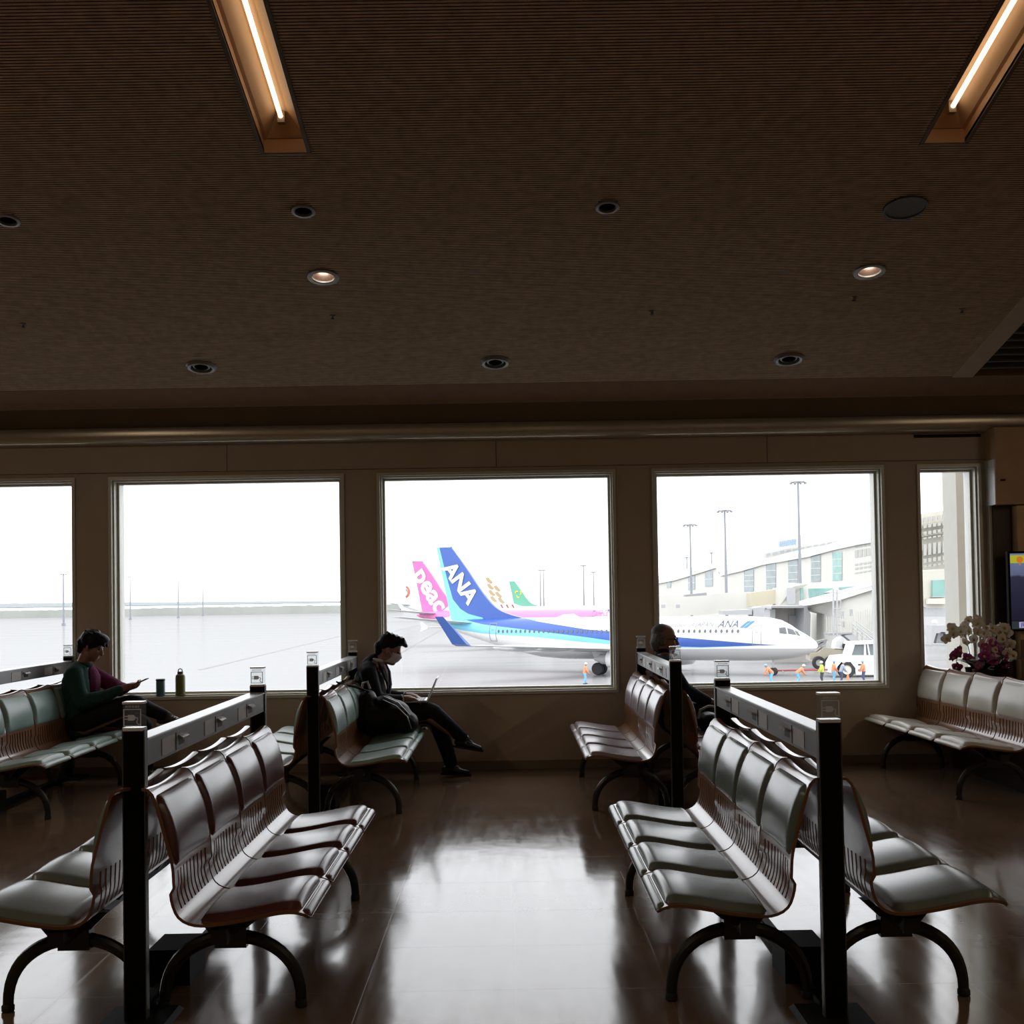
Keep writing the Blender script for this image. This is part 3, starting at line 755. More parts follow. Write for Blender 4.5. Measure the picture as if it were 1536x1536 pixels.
def orchid(px, py, Y, label, sprays, seed):
    """base at a pixel of the plant foot; sprays = list of (stem control offsets, blossom kinds)"""
    r = random.Random(seed); bpos = at(px, py, Y); bpos.z = .70
    t = thing('potted_orchid', label, 'orchid', bpos, 0, 'potted orchids behind the cream bench')
    MB().lathe([(.05, -.03), (.055, -.03), (.085, .18), (.088, .185), (.08, .185), (.075, .16), (.001, .16)], 20).build('pot', mat('dark_pot', (.035, .028, .025), .4), t, smooth=True, angle=.5)
    lf = MB()
    for k in range(7):
        a = k * 2.4 + r.uniform(-.3, .3); leaf(lf, (0, 0, .17), (math.cos(a), math.sin(a), .9), r.uniform(.24, .32), .040, .09)
    lf.build('leaves', M_leaf2, t, smooth=True, merge=False)
    for pts, kinds in sprays:
        c = crom([(0, 0, .1)] + pts, 8)
        MB().tube(c, .0035, 6).build('stem', M_stem, t, smooth=True)
        n = len(kinds); st = int(len(c) * .42)
        for i, kd in enumerate(kinds):
            p = c[st + int((len(c) - 1 - st) * i / max(1, n - 1))]
            o = link('blossom', BL[kd], t, p + Vector((r.uniform(-.03, .03), r.uniform(-.04, .03), r.uniform(-.03, .03))))
            o.rotation_euler = (r.uniform(-.4, .4), r.uniform(-.6, .6), r.uniform(-.9, .9)); s = r.uniform(1.05, 1.4); o.scale = (s, s, s)
            link('blossom_lip', LIP_ME, o)
orchid(1463, 1010, 10.35, 'orchid at the left of the trough with white sprays and low purple flowers', [([(-.05, -.02, .3), (-.10, -.03, .48), (-.18, -.04, .52), (-.24, -.05, .42)], 'wwwwwww'), ([(-.03, 0, .18), (-.09, -.02, .30), (-.16, -.04, .30), (-.18, -.05, .22)], 'pppppp'), ([(.0, 0, .3), (-.02, .02, .50), (-.08, .02, .58), (-.12, .02, .52)], 'wwwww')], 1)
orchid(1475, 1010, 10.07, 'orchid in the middle of the trough with white flowers above deep purple ones', [([(.02, 0, .3), (.03, -.02, .50), (-.03, -.04, .58), (-.09, -.06, .50)], 'wwwwwww'), ([(.0, 0, .2), (.0, -.04, .36), (-.04, -.08, .36), (-.07, -.10, .25)], 'bbbppp'), ([(.02, 0, .2), (.06, -.04, .40), (.04, -.08, .38), (.03, -.1, .26)], 'bbbppp')], 2)
orchid(1499, 1012, 10.24, 'orchid at the right of the trough with the fullest arching white spray', [([(.03, 0, .3), (.0, 0, .50), (.03, -.02, .52), (.06, -.04, .42)], 'wwwwwwww'), ([(-.03, 0, .3), (-.08, 0, .48), (-.05, -.03, .50), (-.01, -.05, .44)], 'wwwwwww'), ([(.03, 0, .25), (.03, -.02, .40), (.05, -.04, .38), (.07, -.05, .27)], 'bbbwww'), ([(.0, 0, .18), (-.04, -.02, .33), (-.01, -.05, .33), (.01, -.06, .23)], 'bpppp')], 3)
# ------------------------------------------------------------------ people: closed volumes fused into one continuous skin
def capsule(mb, a, ra, b, rb, n=12, flat=1.0, up=(0, 1, 0)):
    """tapered limb with round ends; flat scales it along 'up' (its own width direction)"""
    a, b = Vector(a), Vector(b); ax = (b - a); L = ax.length; t = ax.normalized()
    w = Vector(up); w = (w - t * w.dot(t))
    w = w.normalized() if w.length > 1e-4 else t.orthogonal().normalized()
    d = t.cross(w)
    prof = []
    for i in range(5): q = PI / 2 * i / 5; prof.append((-ra * math.cos(q), ra * math.sin(q)))
    for i in range(5): k = i / 4; prof.append((L * k, ra + (rb - ra) * k))
    for i in range(1, 6): q = PI / 2 * i / 5; prof.append((L + rb * math.sin(q), max(rb * math.cos(q), .0004)))
    prof[0] = (-ra, .0004)
    vs = []
    for s, r in prof:
        for k in range(n):
            q = 2 * PI * k / n; vs.append(a + t * s + w * (r * flat * math.cos(q)) + d * (r * math.sin(q)))
    m = len(prof); fs = []
    for i in range(m - 1):
        for k in range(n): k2 = (k + 1) % n; fs.append((i * n + k, i * n + k2, (i + 1) * n + k2, (i + 1) * n + k))
    fs += [tuple(range(n))[::-1], tuple(range((m - 1) * n, m * n))]
    mb.add(vs, fs)
def chain(mb, pts, flat=1.0, up=(0, 1, 0)):
    for (p, r), (q, s) in zip(pts, pts[1:]): capsule(mb, p, r, q, s, flat=flat, up=up)
def fuse(mb, name, m, parent, voxel=.008, it=4):
    me = mb.mesh(name, m, False, merge=False)
    o = bpy.data.objects.new(name, me); COL.objects.link(o)
    r = o.modifiers.new('r', 'REMESH'); r.mode = 'VOXEL'; r.voxel_size = voxel; r.use_smooth_shade = True
    s = o.modifiers.new('s', 'SMOOTH'); s.iterations = it; s.factor = .5
    dg = bpy.context.evaluated_depsgraph_get(); dg.update()
    me2 = bpy.data.meshes.new_from_object(o.evaluated_get(dg)); me2.name = name
    o.modifiers.clear(); o.data = me2; bpy.data.meshes.remove(me)
    if not me2.materials: me2.materials.append(m)
    for p in me2.polygons: p.use_smooth = True
    o.parent = parent
    return o
def hand(mb, wrist, d, palm_n, side, curl=.5, spread=.18, L=.18):
    """palm plus five fingers; d = pointing direction, palm_n = way the palm faces, side=+1/-1 thumb side"""
    d = Vector(d).normalized(); nrm = Vector(palm_n); nrm = (nrm - d * nrm.dot(d)).normalized(); s = d.cross(nrm) * side
    w = Vector(wrist); k = L / .18
    capsule(mb, w, .026 * k, w + d * .045 * k, .030 * k, flat=1.25, up=s)
    capsule(mb, w + d * .04 * k, .024 * k, w + d * .085 * k, .020 * k, flat=1.9, up=s)
    for i, (off, ln) in enumerate(((.032, .070), (.011, .078), (-.011, .072), (-.030, .056))):
        b = w + d * .09 * k + s * off * k; r = .0092 * k
        d1 = (d * math.cos(curl * .5) + nrm * math.sin(curl * .5) + s * spread * off * 4).normalized()
        d2 = (d * math.cos(curl * 1.2) + nrm * math.sin(curl * 1.2) + s * spread * off * 3).normalized()
        d3 = (d * math.cos(curl * 1.9) + nrm * math.sin(curl * 1.9)).normalized()
        p1 = b + d1 * ln * .45 * k; p2 = p1 + d2 * ln * .32 * k; p3 = p2 + d3 * ln * .23 * k
        chain(mb, [(b, r), (p1, r * .95), (p2, r * .9), (p3, r * .78)])
    tb = w + d * .03 * k + s * .03 * k
    t1 = tb + (d * .7 + s * .8 + nrm * .25).normalized() * .035 * k; t2 = t1 + (d * .9 + s * .3 + nrm * .3).normalized() * .03 * k
    chain(mb, [(tb, .013 * k), (t1, .0115 * k), (t2, .009 * k)])
def head_parts(mb, c, pitch, k=1.0):
    """head centre c (mid cranium), nodding forward by pitch; faces +x"""
    R = Matrix.Rotation(pitch, 3, 'Y'); c = Vector(c)
    def P(x, y, z): return c + R @ Vector((x * k, y * k, z * k))
    mb.ell(P(-.012, 0, .035), (.097 * k, .076 * k, .092 * k), R, 20, 14)     # cranium
    mb.ell(P(.03, 0, -.035), (.062 * k, .060 * k, .085 * k), R, 18, 12)       # face
    mb.ell(P(.052, 0, -.092), (.036 * k, .036 * k, .026 * k), R, 14, 10)      # chin
    mb.ell(P(.015, 0, -.075), (.058 * k, .054 * k, .036 * k), R, 14, 10)      # jaw
    capsule(mb, P(.086, 0, .012), .009 * k, P(.110, 0, -.030), .013 * k)      # nose
    mb.ell(P(.106, 0, -.034), (.012 * k, .017 * k, .009 * k), R, 10, 8)
    capsule(mb, P(.080, -.034, .028), .010 * k, P(.080, .034, .028), .010 * k)  # brow
    capsule(mb, P(.086, -.018, -.062), .0075 * k, P(.086, .018, -.062), .0075 * k)   # lips
    capsule(mb, P(.084, -.015, -.072), .007 * k, P(.084, .015, -.072), .007 * k)
    for s in (-1, 1):
        mb.ell(P(-.008, s * .078, -.012), (.018 * k, .008 * k, .030 * k), R, 12, 8)   # ears
        mb.ell(P(.055, s * .036, -.020), (.025 * k, .020 * k, .022 * k), R, 10, 8)    # cheeks
    return P, R
M_skin = mat('skin', (.30, .165, .115), .5, var=.06, scale=20)
M_skin2 = mat('tanned_skin', (.26, .125, .08), .5, var=.06, scale=20)
M_hair = mat('black_hair', (.008, .007, .007), .5, spec=.15, var=.3, scale=60)
M_ghair = mat('grey_hair', (.13, .13, .125), .6, spec=.15, var=.4, scale=60)
M_suit = mat('charcoal_suit', (.010, .011, .015), .75, spec=.15, var=.15, scale=40)
M_trou = mat('black_trousers', (.009, .009, .011), .75, spec=.15, var=.15, scale=40)
M_shirt = mat('white_shirt', (.72, .74, .80), .7)
M_mask = mat('pale_face_mask', (.62, .56, .58), .8)
M_shoe = mat('black_leather_shoe', (.012, .012, .013), .25)
M_greenj = mat('dark_green_fleece', (.018, .05, .042), .9, spec=.15, var=.2, scale=60, bump=.2)
M_purp = mat('plum_fleece', (.11, .018, .055), .9, spec=.15, var=.2, scale=60, bump=.2)
M_canv = mat('dark_canvas_shoe', (.03, .027, .028), .8)
M_sole = mat('cream_rubber', (.55, .50, .42), .6)
M_navy = mat('navy_jacket', (.010, .014, .026), .8, spec=.15, var=.15, scale=40)
M_eye = mat('eye', (.02, .015, .012), .2, var=0)
def eyes(P, parent):
    for s in (-1, 1): MB().ell(P(.079, s * .030, .006), (.010, .012, .009), n=10, m=8).build('eye', M_eye, parent, smooth=True)
def shoe(name, ankle, toe_dir, parent, m, sole=None, L=.27, laces=False):
    a = Vector(ankle); d = Vector(toe_dir).normalized(); upv = Vector((0, 0, 1)); upv = (upv - d * upv.dot(d)).normalized()
    s = d.cross(upv); h = a - upv * .055 - d * .06
    mb = MB()
    capsule(mb, h + upv * .03, .034, h + d * .10 + upv * .036, .036, flat=1.0, up=s)
    capsule(mb, h + d * .08 + upv * .028, .036, h + d * (L - .075) + upv * .012, .024, flat=1.55, up=s)
    capsule(mb, h + d * .03 + upv * .04, .036, a + upv * .01, .042)
    o = fuse(mb, name, m, parent, .007, 3)
    q = MB(); pl = []
    for i in range(24):
        t = 2 * PI * i / 24; x = math.cos(t); y = math.sin(t)
        w = .036 + .010 * (x > 0) * abs(x) ** .5 * (1 - abs(x) ** 6)
        pl.append((L * .5 * x + L * .5 - .04, w * y))
    q.prism(pl, lambda p, t: h + d * p[0] + s * p[1] + upv * (-.018 + t), 0, .018)
    q.build('sole', sole or m, o)
    if laces:
        lc = MB()
        for i in range(5):
            b = h + d * (.075 + i * .022) + upv * (.078 - i * .010)
            lc.tube([b - s * .03 - upv * .008, b + upv * .003, b + s * .03 + d * .012 - upv * .008], .004, 6)
            lc.tube([b + s * .03 - upv * .008, b + upv * .004, b - s * .03 + d * .012 - upv * .008], .004, 6)
        lc.build('lace', M_sole, o, smooth=True)
        MB().ell(h + d * (L - .058) + upv * .008, (.038, .034, .022), Matrix((d, s, upv)).transposed(), 14, 8).build('toe_cap', M_sole, o, smooth=True)
    return o

# ---- man with laptop, on the window-side seat of the middle bench
SX, SY = RX[1], FYC + 1.5 * PW - .0
pb = thing('person', 'seated man in dark suit and face mask typing on a laptop', 'person', (SX, SY, 0), 0)
HC = (.345, 0, 1.115); PITB = .38
b = MB()
P, Rr = head_parts(b, HC, PITB, 1.03)
chain(b, [((.225, 0, .50), .11), ((.20, 0, .68), .11), ((.175, 0, .86), .115), ((.20, 0, .97), .085)], flat=1.45)
chain(b, [((.215, 0, .97), .058), ((.30, 0, 1.07), .054)])
for s in (-1, 1):
    chain(b, [((.20, s * .17, .93), .055), ((.27, s * .24, .72), .042), ((.43, s * .17, .70), .034), ((.475, s * .15, .705), .028)])
    hand(b, (.475, s * .145, .708), (1, -s * .25, -.12), (0, 0, -1), -s if s > 0 else 1, .55)
chain(b, [((.24, -.09, .50), .095), ((.66, -.06, .575), .065), ((.93, .03, .36), .042)])
chain(b, [((.24, .09, .50), .095), ((.70, .10, .50), .062), ((.86, .12, .14), .040)])
fuse(b, 'body', M_skin, pb, .0075, 4)
eyes(P, pb)
j = MB()
chain(j, [((.225, 0, .475), .125), ((.195, 0, .68), .125), ((.165, 0, .86), .13), ((.185, 0, .955), .095)], flat=1.5)
for s in (-1, 1): chain(j, [((.17, s * .12, .95), .075), ((.185, s * .19, .92), .075), ((.255, s * .255, .71), .062), ((.40, s * .18, .695), .050), ((.452, s * .155, .70), .042)])
chain(j, [((.17, 0, .985), .075), ((.205, 0, 1.02), .068)], flat=1.2)
fuse(j, 'jacket', M_suit, pb, .009, 5)
lp = MB()
for s in (-1, 1):
    lp.tube([(.235, s * .055, 1.035), (.285, s * .075, .95), (.325, s * .05, .84), (.335, s * .02, .74)], [.012, .024, .022, .008], 8, flat=.5)
lp.build('lapel', M_suit, pb, smooth=True)
cl = MB(); cl.tube([(.185 + .055 - .055 * math.cos(a), .072 * math.sin(a), 1.045 - .012 * (1 - math.cos(a))) for a in [k / 12 * 2 * PI for k in range(13)]], .014, 8, caps=False); 
cl.tube([(.29, 0, 1.0), (.318, 0, .93), (.330, 0, .84)], [.02, .03, .016], 8, flat=.6)
for s in (-1, 1): cl.tube([(.452, s * .156, .70), (.468, s * .150, .703)], .040, 10)
cl.build('shirt', M_shirt, pb, smooth=True)
MB().tube([(.312, 0, .995), (.343, 0, .93), (.352, 0, .82), (.335, 0, .72)], [.014, .018, .022, .018], 8, flat=.5).build('tie', mat('navy_tie', (.03, .03, .06), .5), pb, smooth=True)
t_ = MB()
chain(t_, [((.22, 0, .515), .115), ((.27, 0, .515), .11)], flat=1.45)
chain(t_, [((.25, -.10, .53), .105), ((.50, -.085, .575), .090), ((.68, -.06, .59), .078), ((.72, -.05, .575), .075), ((.84, 0, .46), .066), ((.955, .04, .35), .055)])
chain(t_, [((.25, .10, .53), .105), ((.70, .10, .52), .078), ((.73, .10, .49), .075), ((.80, .115, .30), .068), ((.855, .12, .12), .058)])
fuse(t_, 'trousers', M_trou, pb, .009, 5)
shoe('shoe', (.865, .12, .085), (1, .05, -.06), pb, M_shoe)
shoe('shoe', (.985, .045, .32), (.93, .1, -.18), pb, M_shoe)
h = MB()
h.ell(P(-.020, 0, .047), (.102, .084, .094), Rr, 20, 14); h.ell(P(.045, 0, .098), (.070, .068, .040), Rr, 16, 10)
capsule(h, P(.075, -.03, .10), .03, P(.115, .015, .078), .018)
for k in range(8): capsule(h, P(-.06 + k * .02, (-1) ** k * .03, .11), .024, P(-.075 + k * .022, (-1) ** k * .035, .130), .012)
capsule(h, P(-.08, 0, .0), .06, P(-.07, 0, -.05), .045)
fuse(h, 'hair', M_hair, pb, .007, 3)
mk = MB()
def mfn(a, c2):
    y = (c2 - .5) * 2; z = -.005 - a * .095; x = .112 - .075 * abs(y) ** 2.2 - .020 * (2 * a - .75) ** 2 - (.02 * a)
    return P(x + .010, y * .069, z)
mk.grid(mfn, 10, 14); mo = mk.build('face_mask', M_mask, pb, smooth=True, angle=2)
sm = mo.modifiers.new('solid', 'SOLIDIFY'); sm.thickness = .003
MB().tube([P(.04, -.069, -.035), P(.01, -.080, -.01), P(-.02, -.079, .01)], .0022, 6).build('mask_loop', M_mask, pb, smooth=True)
# laptop
lt = thing('laptop', 'open silver laptop resting on the seated man\'s lap', 'laptop', (SX + .56, SY + .0, .682), 0)
MB().box((-.11, -.155, -.010), (.11, .155, .007)).build('base', mat('silver_laptop', (.66, .66, .68), .35, metal=.4), lt, bevel=.004)
kb = MB()
for i in range(5):
    for q in range(12): kb.box((-.02 + i * .022, -.135 + q * .0226, .007), (-.002 + i * .022, -.116 + q * .0226, .009))
kb.box((-.095, -.05, .007), (-.04, .05, .008))
kb.build('keyboard', mat('laptop_keys', (.03, .03, .03), .5), lt)
Rl = Matrix.Rotation(.42, 3, 'Y')
MB().box((-.004, -.155, 0), (.004, .155, .205), Rl, Vector((.113, 0, .006))).build('lid', mat('silver_laptop', (.66, .66, .68), .35), lt, bevel=.002)
MB().box((-.006, -.145, .014), (-.0042, .145, .195), Rl, Vector((.113, 0, .006))).build('display', emat('laptop_display', (.6, .65, .8), .5), lt)
# rucksack beside him
bg = thing('backpack', 'bulky black backpack lying on the seat beside the masked man', 'backpack', (SX + .33, SY - PW + .04, .44), 0)
m = MB()
chain(m, [((-.10, -.02, .14), .135), ((.10, 0, .15), .14), ((.20, 0, .10), .095)], flat=1.35)
chain(m, [((-.15, 0, .14), .12), ((-.12, 0, .30), .075)], flat=1.6)
chain(m, [((.12, -.02, .15), .12), ((.02, -.02, .23), .10)], flat=1.2)
fuse(m, 'bag_body', mat('black_nylon', (.010, .010, .011), .5, spec=.15, var=.2, scale=30), bg, .01, 5)
MB().tube([(.02, -.14, .30), (.13, -.16, .25), (.215, -.14, .16), (.245, -.12, .06)], [.006, .008, .008, .006], 8, flat=.6).tube([(.02, -.10, .325), (.14, -.12, .275), (.235, -.10, .17)], [.006, .008, .006], 8, flat=.6).build('zip_trim', mat('grey_zip', (.28, .28, .27), .3, metal=.5), bg, smooth=True)
MB().tube([(-.10, -.05, .36), (-.20, -.10, .41), (-.29, -.16, .43), (-.35, -.18, .455), (-.33, -.16, .44), (-.22, -.06, .40), (-.12, .0, .36)], .013, 8, flat=.5).build('strap', M_blackm, bg, smooth=True)
MB().tube([(-.17, -.02, .37), (-.155, -.01, .43), (-.12, 0, .44), (-.10, 0, .38)], .011, 8).build('grab_handle', mat('pale_buckle', (.5, .5, .48), .4), bg, smooth=True)

# ---- man with phone, left edge
SX, SY = RX[0], FYC + 1.5 * PW
pa = thing('person', 'seated person in green and plum fleece looking down at a phone', 'person', (SX, SY, 0), 0)
HC = (.325, 0, 1.185); PITA = .42
b = MB(); P, Rr = head_parts(b, HC, PITA, 1.0)
chain(b, [((.24, 0, .52), .10), ((.215, 0, .70), .085), ((.205, 0, .90), .085), ((.225, 0, 1.0), .07)], flat=1.45)
chain(b, [((.235, 0, 1.02), .055), ((.285, 0, 1.13), .053)])
for s in (-1, 1):
    chain(b, [((.24, s * .17, .97), .055), ((.33, -.21, .74) if s < 0 else (.50, .20, .79), .042), ((.56, s * .10, .80), .034), ((.62, s * .07, .83), .028)])
    hand(b, (.615, s * .065, .832), (1, -s * .35, .12), (0, -s * .6, .8), 1 if s > 0 else -1, .75)
chain(b, [((.26, -.09, .52), .095), ((.70, -.08, .68), .062), ((.93, .02, .575), .042)])
chain(b, [((.26, .09, .52), .095), ((.70, .10, .52), .062), ((.76, .11, .12), .042)])
fuse(b, 'body', M_skin2, pa, .0075, 4); eyes(P, pa)
def jacket(side):
    j = MB(); s = side
    chain(j, [((.225, s * .055, .50), .115), ((.21, s * .06, .70), .118), ((.205, s * .065, .88), .115), ((.225, s * .06, .975), .085)], flat=1.1)
    chain(j, [((.215, s * .10, .99), .07), ((.235, s * .185, .955), .076), ((.31, -.235, .73) if s < 0 else (.49, .215, .80), .066), ((.48, -.15, .765) if s < 0 else (.54, .14, .81), .055), ((.585, s * .085, .815), .042)])
    return j
fuse(jacket(-1), 'jacket', M_greenj, pa, .009, 5)
tag(fuse(jacket(1).ell((.27, .07, .86), (.10, .12, .17)), 'jacket_half', M_purp, pa, .009, 5), 'plum half of the fleece')
cl = MB(); cl.tube([(.19 + .06 - .06 * math.cos(a), .075 * math.sin(a), 1.05 - .012 * (1 - math.cos(a))) for a in [k / 12 * 2 * PI for k in range(13)]], .02, 8, caps=False)
cl.build('collar', M_greenj, pa, smooth=True)
t_ = MB()
chain(t_, [((.24, 0, .54), .115), ((.29, 0, .54), .11)], flat=1.45)
chain(t_, [((.26, -.10, .55), .108), ((.48, -.10, .63), .095), ((.68, -.08, .69), .082), ((.735, -.07, .69), .076), ((.84, -.02, .63), .062), ((.93, .015, .585), .055)])
chain(t_, [((.26, .10, .55), .108), ((.70, .10, .53), .078), ((.73, .10, .49), .075), ((.755, .11, .14), .058)])
fuse(t_, 'trousers', M_trou, pa, .009, 5)
shoe('shoe', (.965, .02, .565), (1, .05, .02), pa, M_canv, M_sole, .28, True)
shoe('shoe', (.765, .11, .085), (1, .05, -.06), pa, M_canv, M_sole, .28, True)
h = MB()
h.ell(P(-.020, 0, .05), (.104, .088, .098), Rr, 20, 14); h.ell(P(.05, 0, .095), (.070, .072, .045), Rr, 16, 10)
r4 = random.Random(3)
for k in range(26):
    a = r4.uniform(0, 2 * PI); q = r4.uniform(0, 1)
    c0 = P(-.02 + .085 * math.cos(a) * q, .07 * math.sin(a) * q, .12 - .03 * q); c1 = P(-.01 + .108 * math.cos(a) * q, .085 * math.sin(a) * q, .150 - .045 * q)
    capsule(h, c0, .020, c1, .010)
capsule(h, P(.07, -.05, .085), .026, P(.105, -.03, .048), .012); capsule(h, P(.08, .01, .085), .026, P(.112, .02, .050), .012)
for s in (-1, 1): capsule(h, P(.0, s * .075, .04), .02, P(.005, s * .078, -.01), .010)
capsule(h, P(-.085, 0, .0), .055, P(-.075, 0, -.055), .042)
fuse(h, 'hair', M_hair, pa, .007, 3)
ph = thing('phone', 'thin phone held by the person in the green fleece', 'phone', (SX + .735, SY, .872), 0)
Rp = Matrix.Rotation(-.42, 3, 'Y')
MB().box((-.075, -.036, -.004), (.075, .036, .004), Rp).build('case', M_blackm, ph, bevel=.003)
MB().box((-.07, -.033, .004), (.07, .033, .0048), Rp).build('touchscreen', emat('phone_display', (.5, .5, .55), .6), ph)

# ---- balding man on the right bench, facing right
SX, SY = RX[2], FYC + 1.5 * PW
pc = thing('person', 'seated balding man in dark navy jacket facing right with hands on knees', 'person', (SX, SY, 0), 0)
HC = (.175, 0, 1.165)
b = MB(); P, Rr = head_parts(b, HC, .05, 1.06)
chain(b, [((.24, 0, .51), .12), ((.20, 0, .68), .12), ((.17, 0, .88), .115), ((.165, 0, .99), .088)], flat=1.45)
chain(b, [((.16, 0, 1.0), .060), ((.165, 0, 1.09), .058)])
for s in (-1, 1):
    chain(b, [((.17, s * .18, .96), .056), ((.30, s * .24, .76), .044), ((.47, s * .16, .665), .036), ((.53, s * .13, .64), .030)])
    hand(b, (.525, s * .13, .642), (1, -s * .2, -.35), (0, 0, -1), -s if s > 0 else 1, .6)
for s in (-1, 1): chain(b, [((.25, s * .10, .50), .10), ((.68, s * .13, .515), .065), ((.72, s * .13, .13), .043)])
fuse(b, 'body', M_skin2, pc, .0075, 4); eyes(P, pc)
j = MB()
chain(j, [((.235, 0, .49), .135), ((.20, 0, .68), .138), ((.165, 0, .87), .132), ((.16, 0, .965), .10)], flat=1.5)
for s in (-1, 1): chain(j, [((.16, s * .12, .97), .078), ((.17, s * .195, .945), .08), ((.29, s * .255, .755), .068), ((.44, s * .175, .675), .054), ((.505, s * .14, .65), .045)])
chain(j, [((.155, 0, .99), .082), ((.165, 0, 1.045), .070)], flat=1.15)
fuse(j, 'jacket', M_navy, pc, .009, 5)
t_ = MB(); chain(t_, [((.24, 0, .52), .12), ((.29, 0, .52), .115)], flat=1.45)
for s in (-1, 1): chain(t_, [((.26, s * .11, .54), .11), ((.66, s * .13, .54), .082), ((.70, s * .13, .50), .078), ((.715, s * .13, .14), .060)])
fuse(t_, 'trousers', M_trou, pc, .009, 5)
for s in (-1, 1): shoe('shoe', (.725, s * .13, .085), (1, s * .1, -.06), pc, M_shoe)
h = MB()
for s in (-1, 1):
    h.ell(P(-.035, s * .052, .005), (.062, .036, .062), Rr, 14, 10)
h.ell(P(-.062, 0, .005), (.056, .074, .078), Rr, 16, 10)
capsule(h, P(-.075, 0, -.03), .05, P(-.07, 0, -.065), .04)
h.ell(P(-.03, 0, .062), (.088, .076, .072), Rr, 18, 12)
fuse(h, 'hair', M_ghair, pc, .007, 3)
gl_ = MB()
for s in (-1, 1):
    gl_.tube([P(.100, s * .03 + .024 * math.cos(a), .004 + .018 * math.sin(a)) for a in [k / 10 * 2 * PI for k in range(11)]], .0022, 6)
    gl_.tube([P(.100, s * .054, .010), P(.05, s * .074, .010), P(-.01, s * .083, .005)], .0024, 6)
gl_.tube([P(.103, -.008, .008), P(.105, 0, .010), P(.103, .008, .008)], .002, 6)
gl_.build('glasses', M_blackm, pc, smooth=True)
hb_ = thing('handbag', 'dark bag with a curved grey handle beside the balding man', 'bag', (SX + .46, SY - PW + .02, .44), 0)
m = MB(); chain(m, [((0, -.08, .07), .075), ((0, .08, .07), .075)], flat=1.3, up=(1, 0, 0)); chain(m, [((0, -.07, .05), .08), ((0, .07, .05), .08)])
fuse(m, 'bag_body', MATS['black_nylon'], hb_, .009, 4)
MB().tube([(-.10, -.05, .10), (-.08, -.05, .17), (-.01, -.05, .20), (.07, -.05, .19), (.11, -.05, .12)], .011, 8).build('handle', mat('grey_handle', (.30, .30, .28), .4), hb_, smooth=True)
# ------------------------------------------------------------------ outside: wet apron
def apron_mat():
    m = bpy.data.materials.new('wet_concrete_apron'); m.use_nodes = True; nt = m.node_tree; b = nt.nodes['Principled BSDF']
    tc = nt.nodes.new('ShaderNodeTexCoord'); mp = nt.nodes.new('ShaderNodeMapping'); mp.inputs['Scale'].default_value = (.03, .22, 1)
    nt.links.new(tc.outputs['Object'], mp.inputs['Vector'])
    n = nt.nodes.new('ShaderNodeTexNoise'); n.inputs['Scale'].default_value = 1; n.inputs['Detail'].default_value = 7; n.inputs['Roughness'].default_value = .6
    nt.links.new(mp.outputs[0], n.inputs['Vector'])
    r = nt.nodes.new('ShaderNodeValToRGB'); r.color_ramp.elements[0].position = .35; r.color_ramp.elements[1].position = .65
    r.color_ramp.elements[0].color = (.235, .239, .245, 1); r.color_ramp.elements[1].color = (.28, .283, .287, 1)
    nt.links.new(n.outputs['Fac'], r.inputs['Fac'])
    nt.nodes.remove(b); d = nt.nodes.new('ShaderNodeBsdfDiffuse'); g = nt.nodes.new('ShaderNodeBsdfGlossy'); mx = nt.nodes.new('ShaderNodeMixShader')
    nt.links.new(r.outputs['Color'], d.inputs['Color'])
    mr = nt.nodes.new('ShaderNodeMapRange'); mr.inputs['From Min'].default_value = .35; mr.inputs['From Max'].default_value = .65; mr.inputs['To Min'].default_value = .17; mr.inputs['To Max'].default_value = .09
    nt.links.new(n.outputs['Fac'], mr.inputs[0]); nt.links.new(mr.outputs[0], mx.inputs['Fac']); g.inputs['Roughness'].default_value = .13
    n2 = nt.nodes.new('ShaderNodeTexNoise'); n2.inputs['Scale'].default_value = .7; n2.inputs['Detail'].default_value = 5
    nt.links.new(tc.outputs['Object'], n2.inputs['Vector'])
    bp = nt.nodes.new('ShaderNodeBump'); bp.inputs['Strength'].default_value = .15; bp.inputs['Distance'].default_value = .05
    nt.links.new(n2.outputs['Fac'], bp.inputs['Height']); nt.links.new(bp.outputs[0], g.inputs['Normal'])
    nt.links.new(d.outputs[0], mx.inputs[1]); nt.links.new(g.outputs[0], mx.inputs[2]); nt.links.new(mx.outputs[0], nt.nodes['Material Output'].inputs['Surface'])
    return m
struct(MB().box((-1500, 13, APRON - 1), (1500, 700, APRON)).build('ground_apron', apron_mat()))
struct(MB().box((-5000, 700, APRON - 2), (5000, 5000, APRON - .6)).build('ground_sea', mat('grey_sea', (.18, .21, .22), .15, var=.05, scale=.02)))
ln = MB()
for a, b in (((560, 1003), (668, 941)), ((560, 955), (660, 930)), ((300, 1005), (520, 952))):
    p, q = gnd(*a, APRON), gnd(*b, APRON); d = (q - p).normalized(); s = Vector((-d.y, d.x, 0)) * .22
    ln.hexa([p - s, p + s, q + s, q - s] + [v + Vector((0, 0, .012)) for v in (p - s, p + s, q + s, q - s)])
struct(ln.build('ground_joint', mat('apron_joint', (.10, .10, .10), .5)))
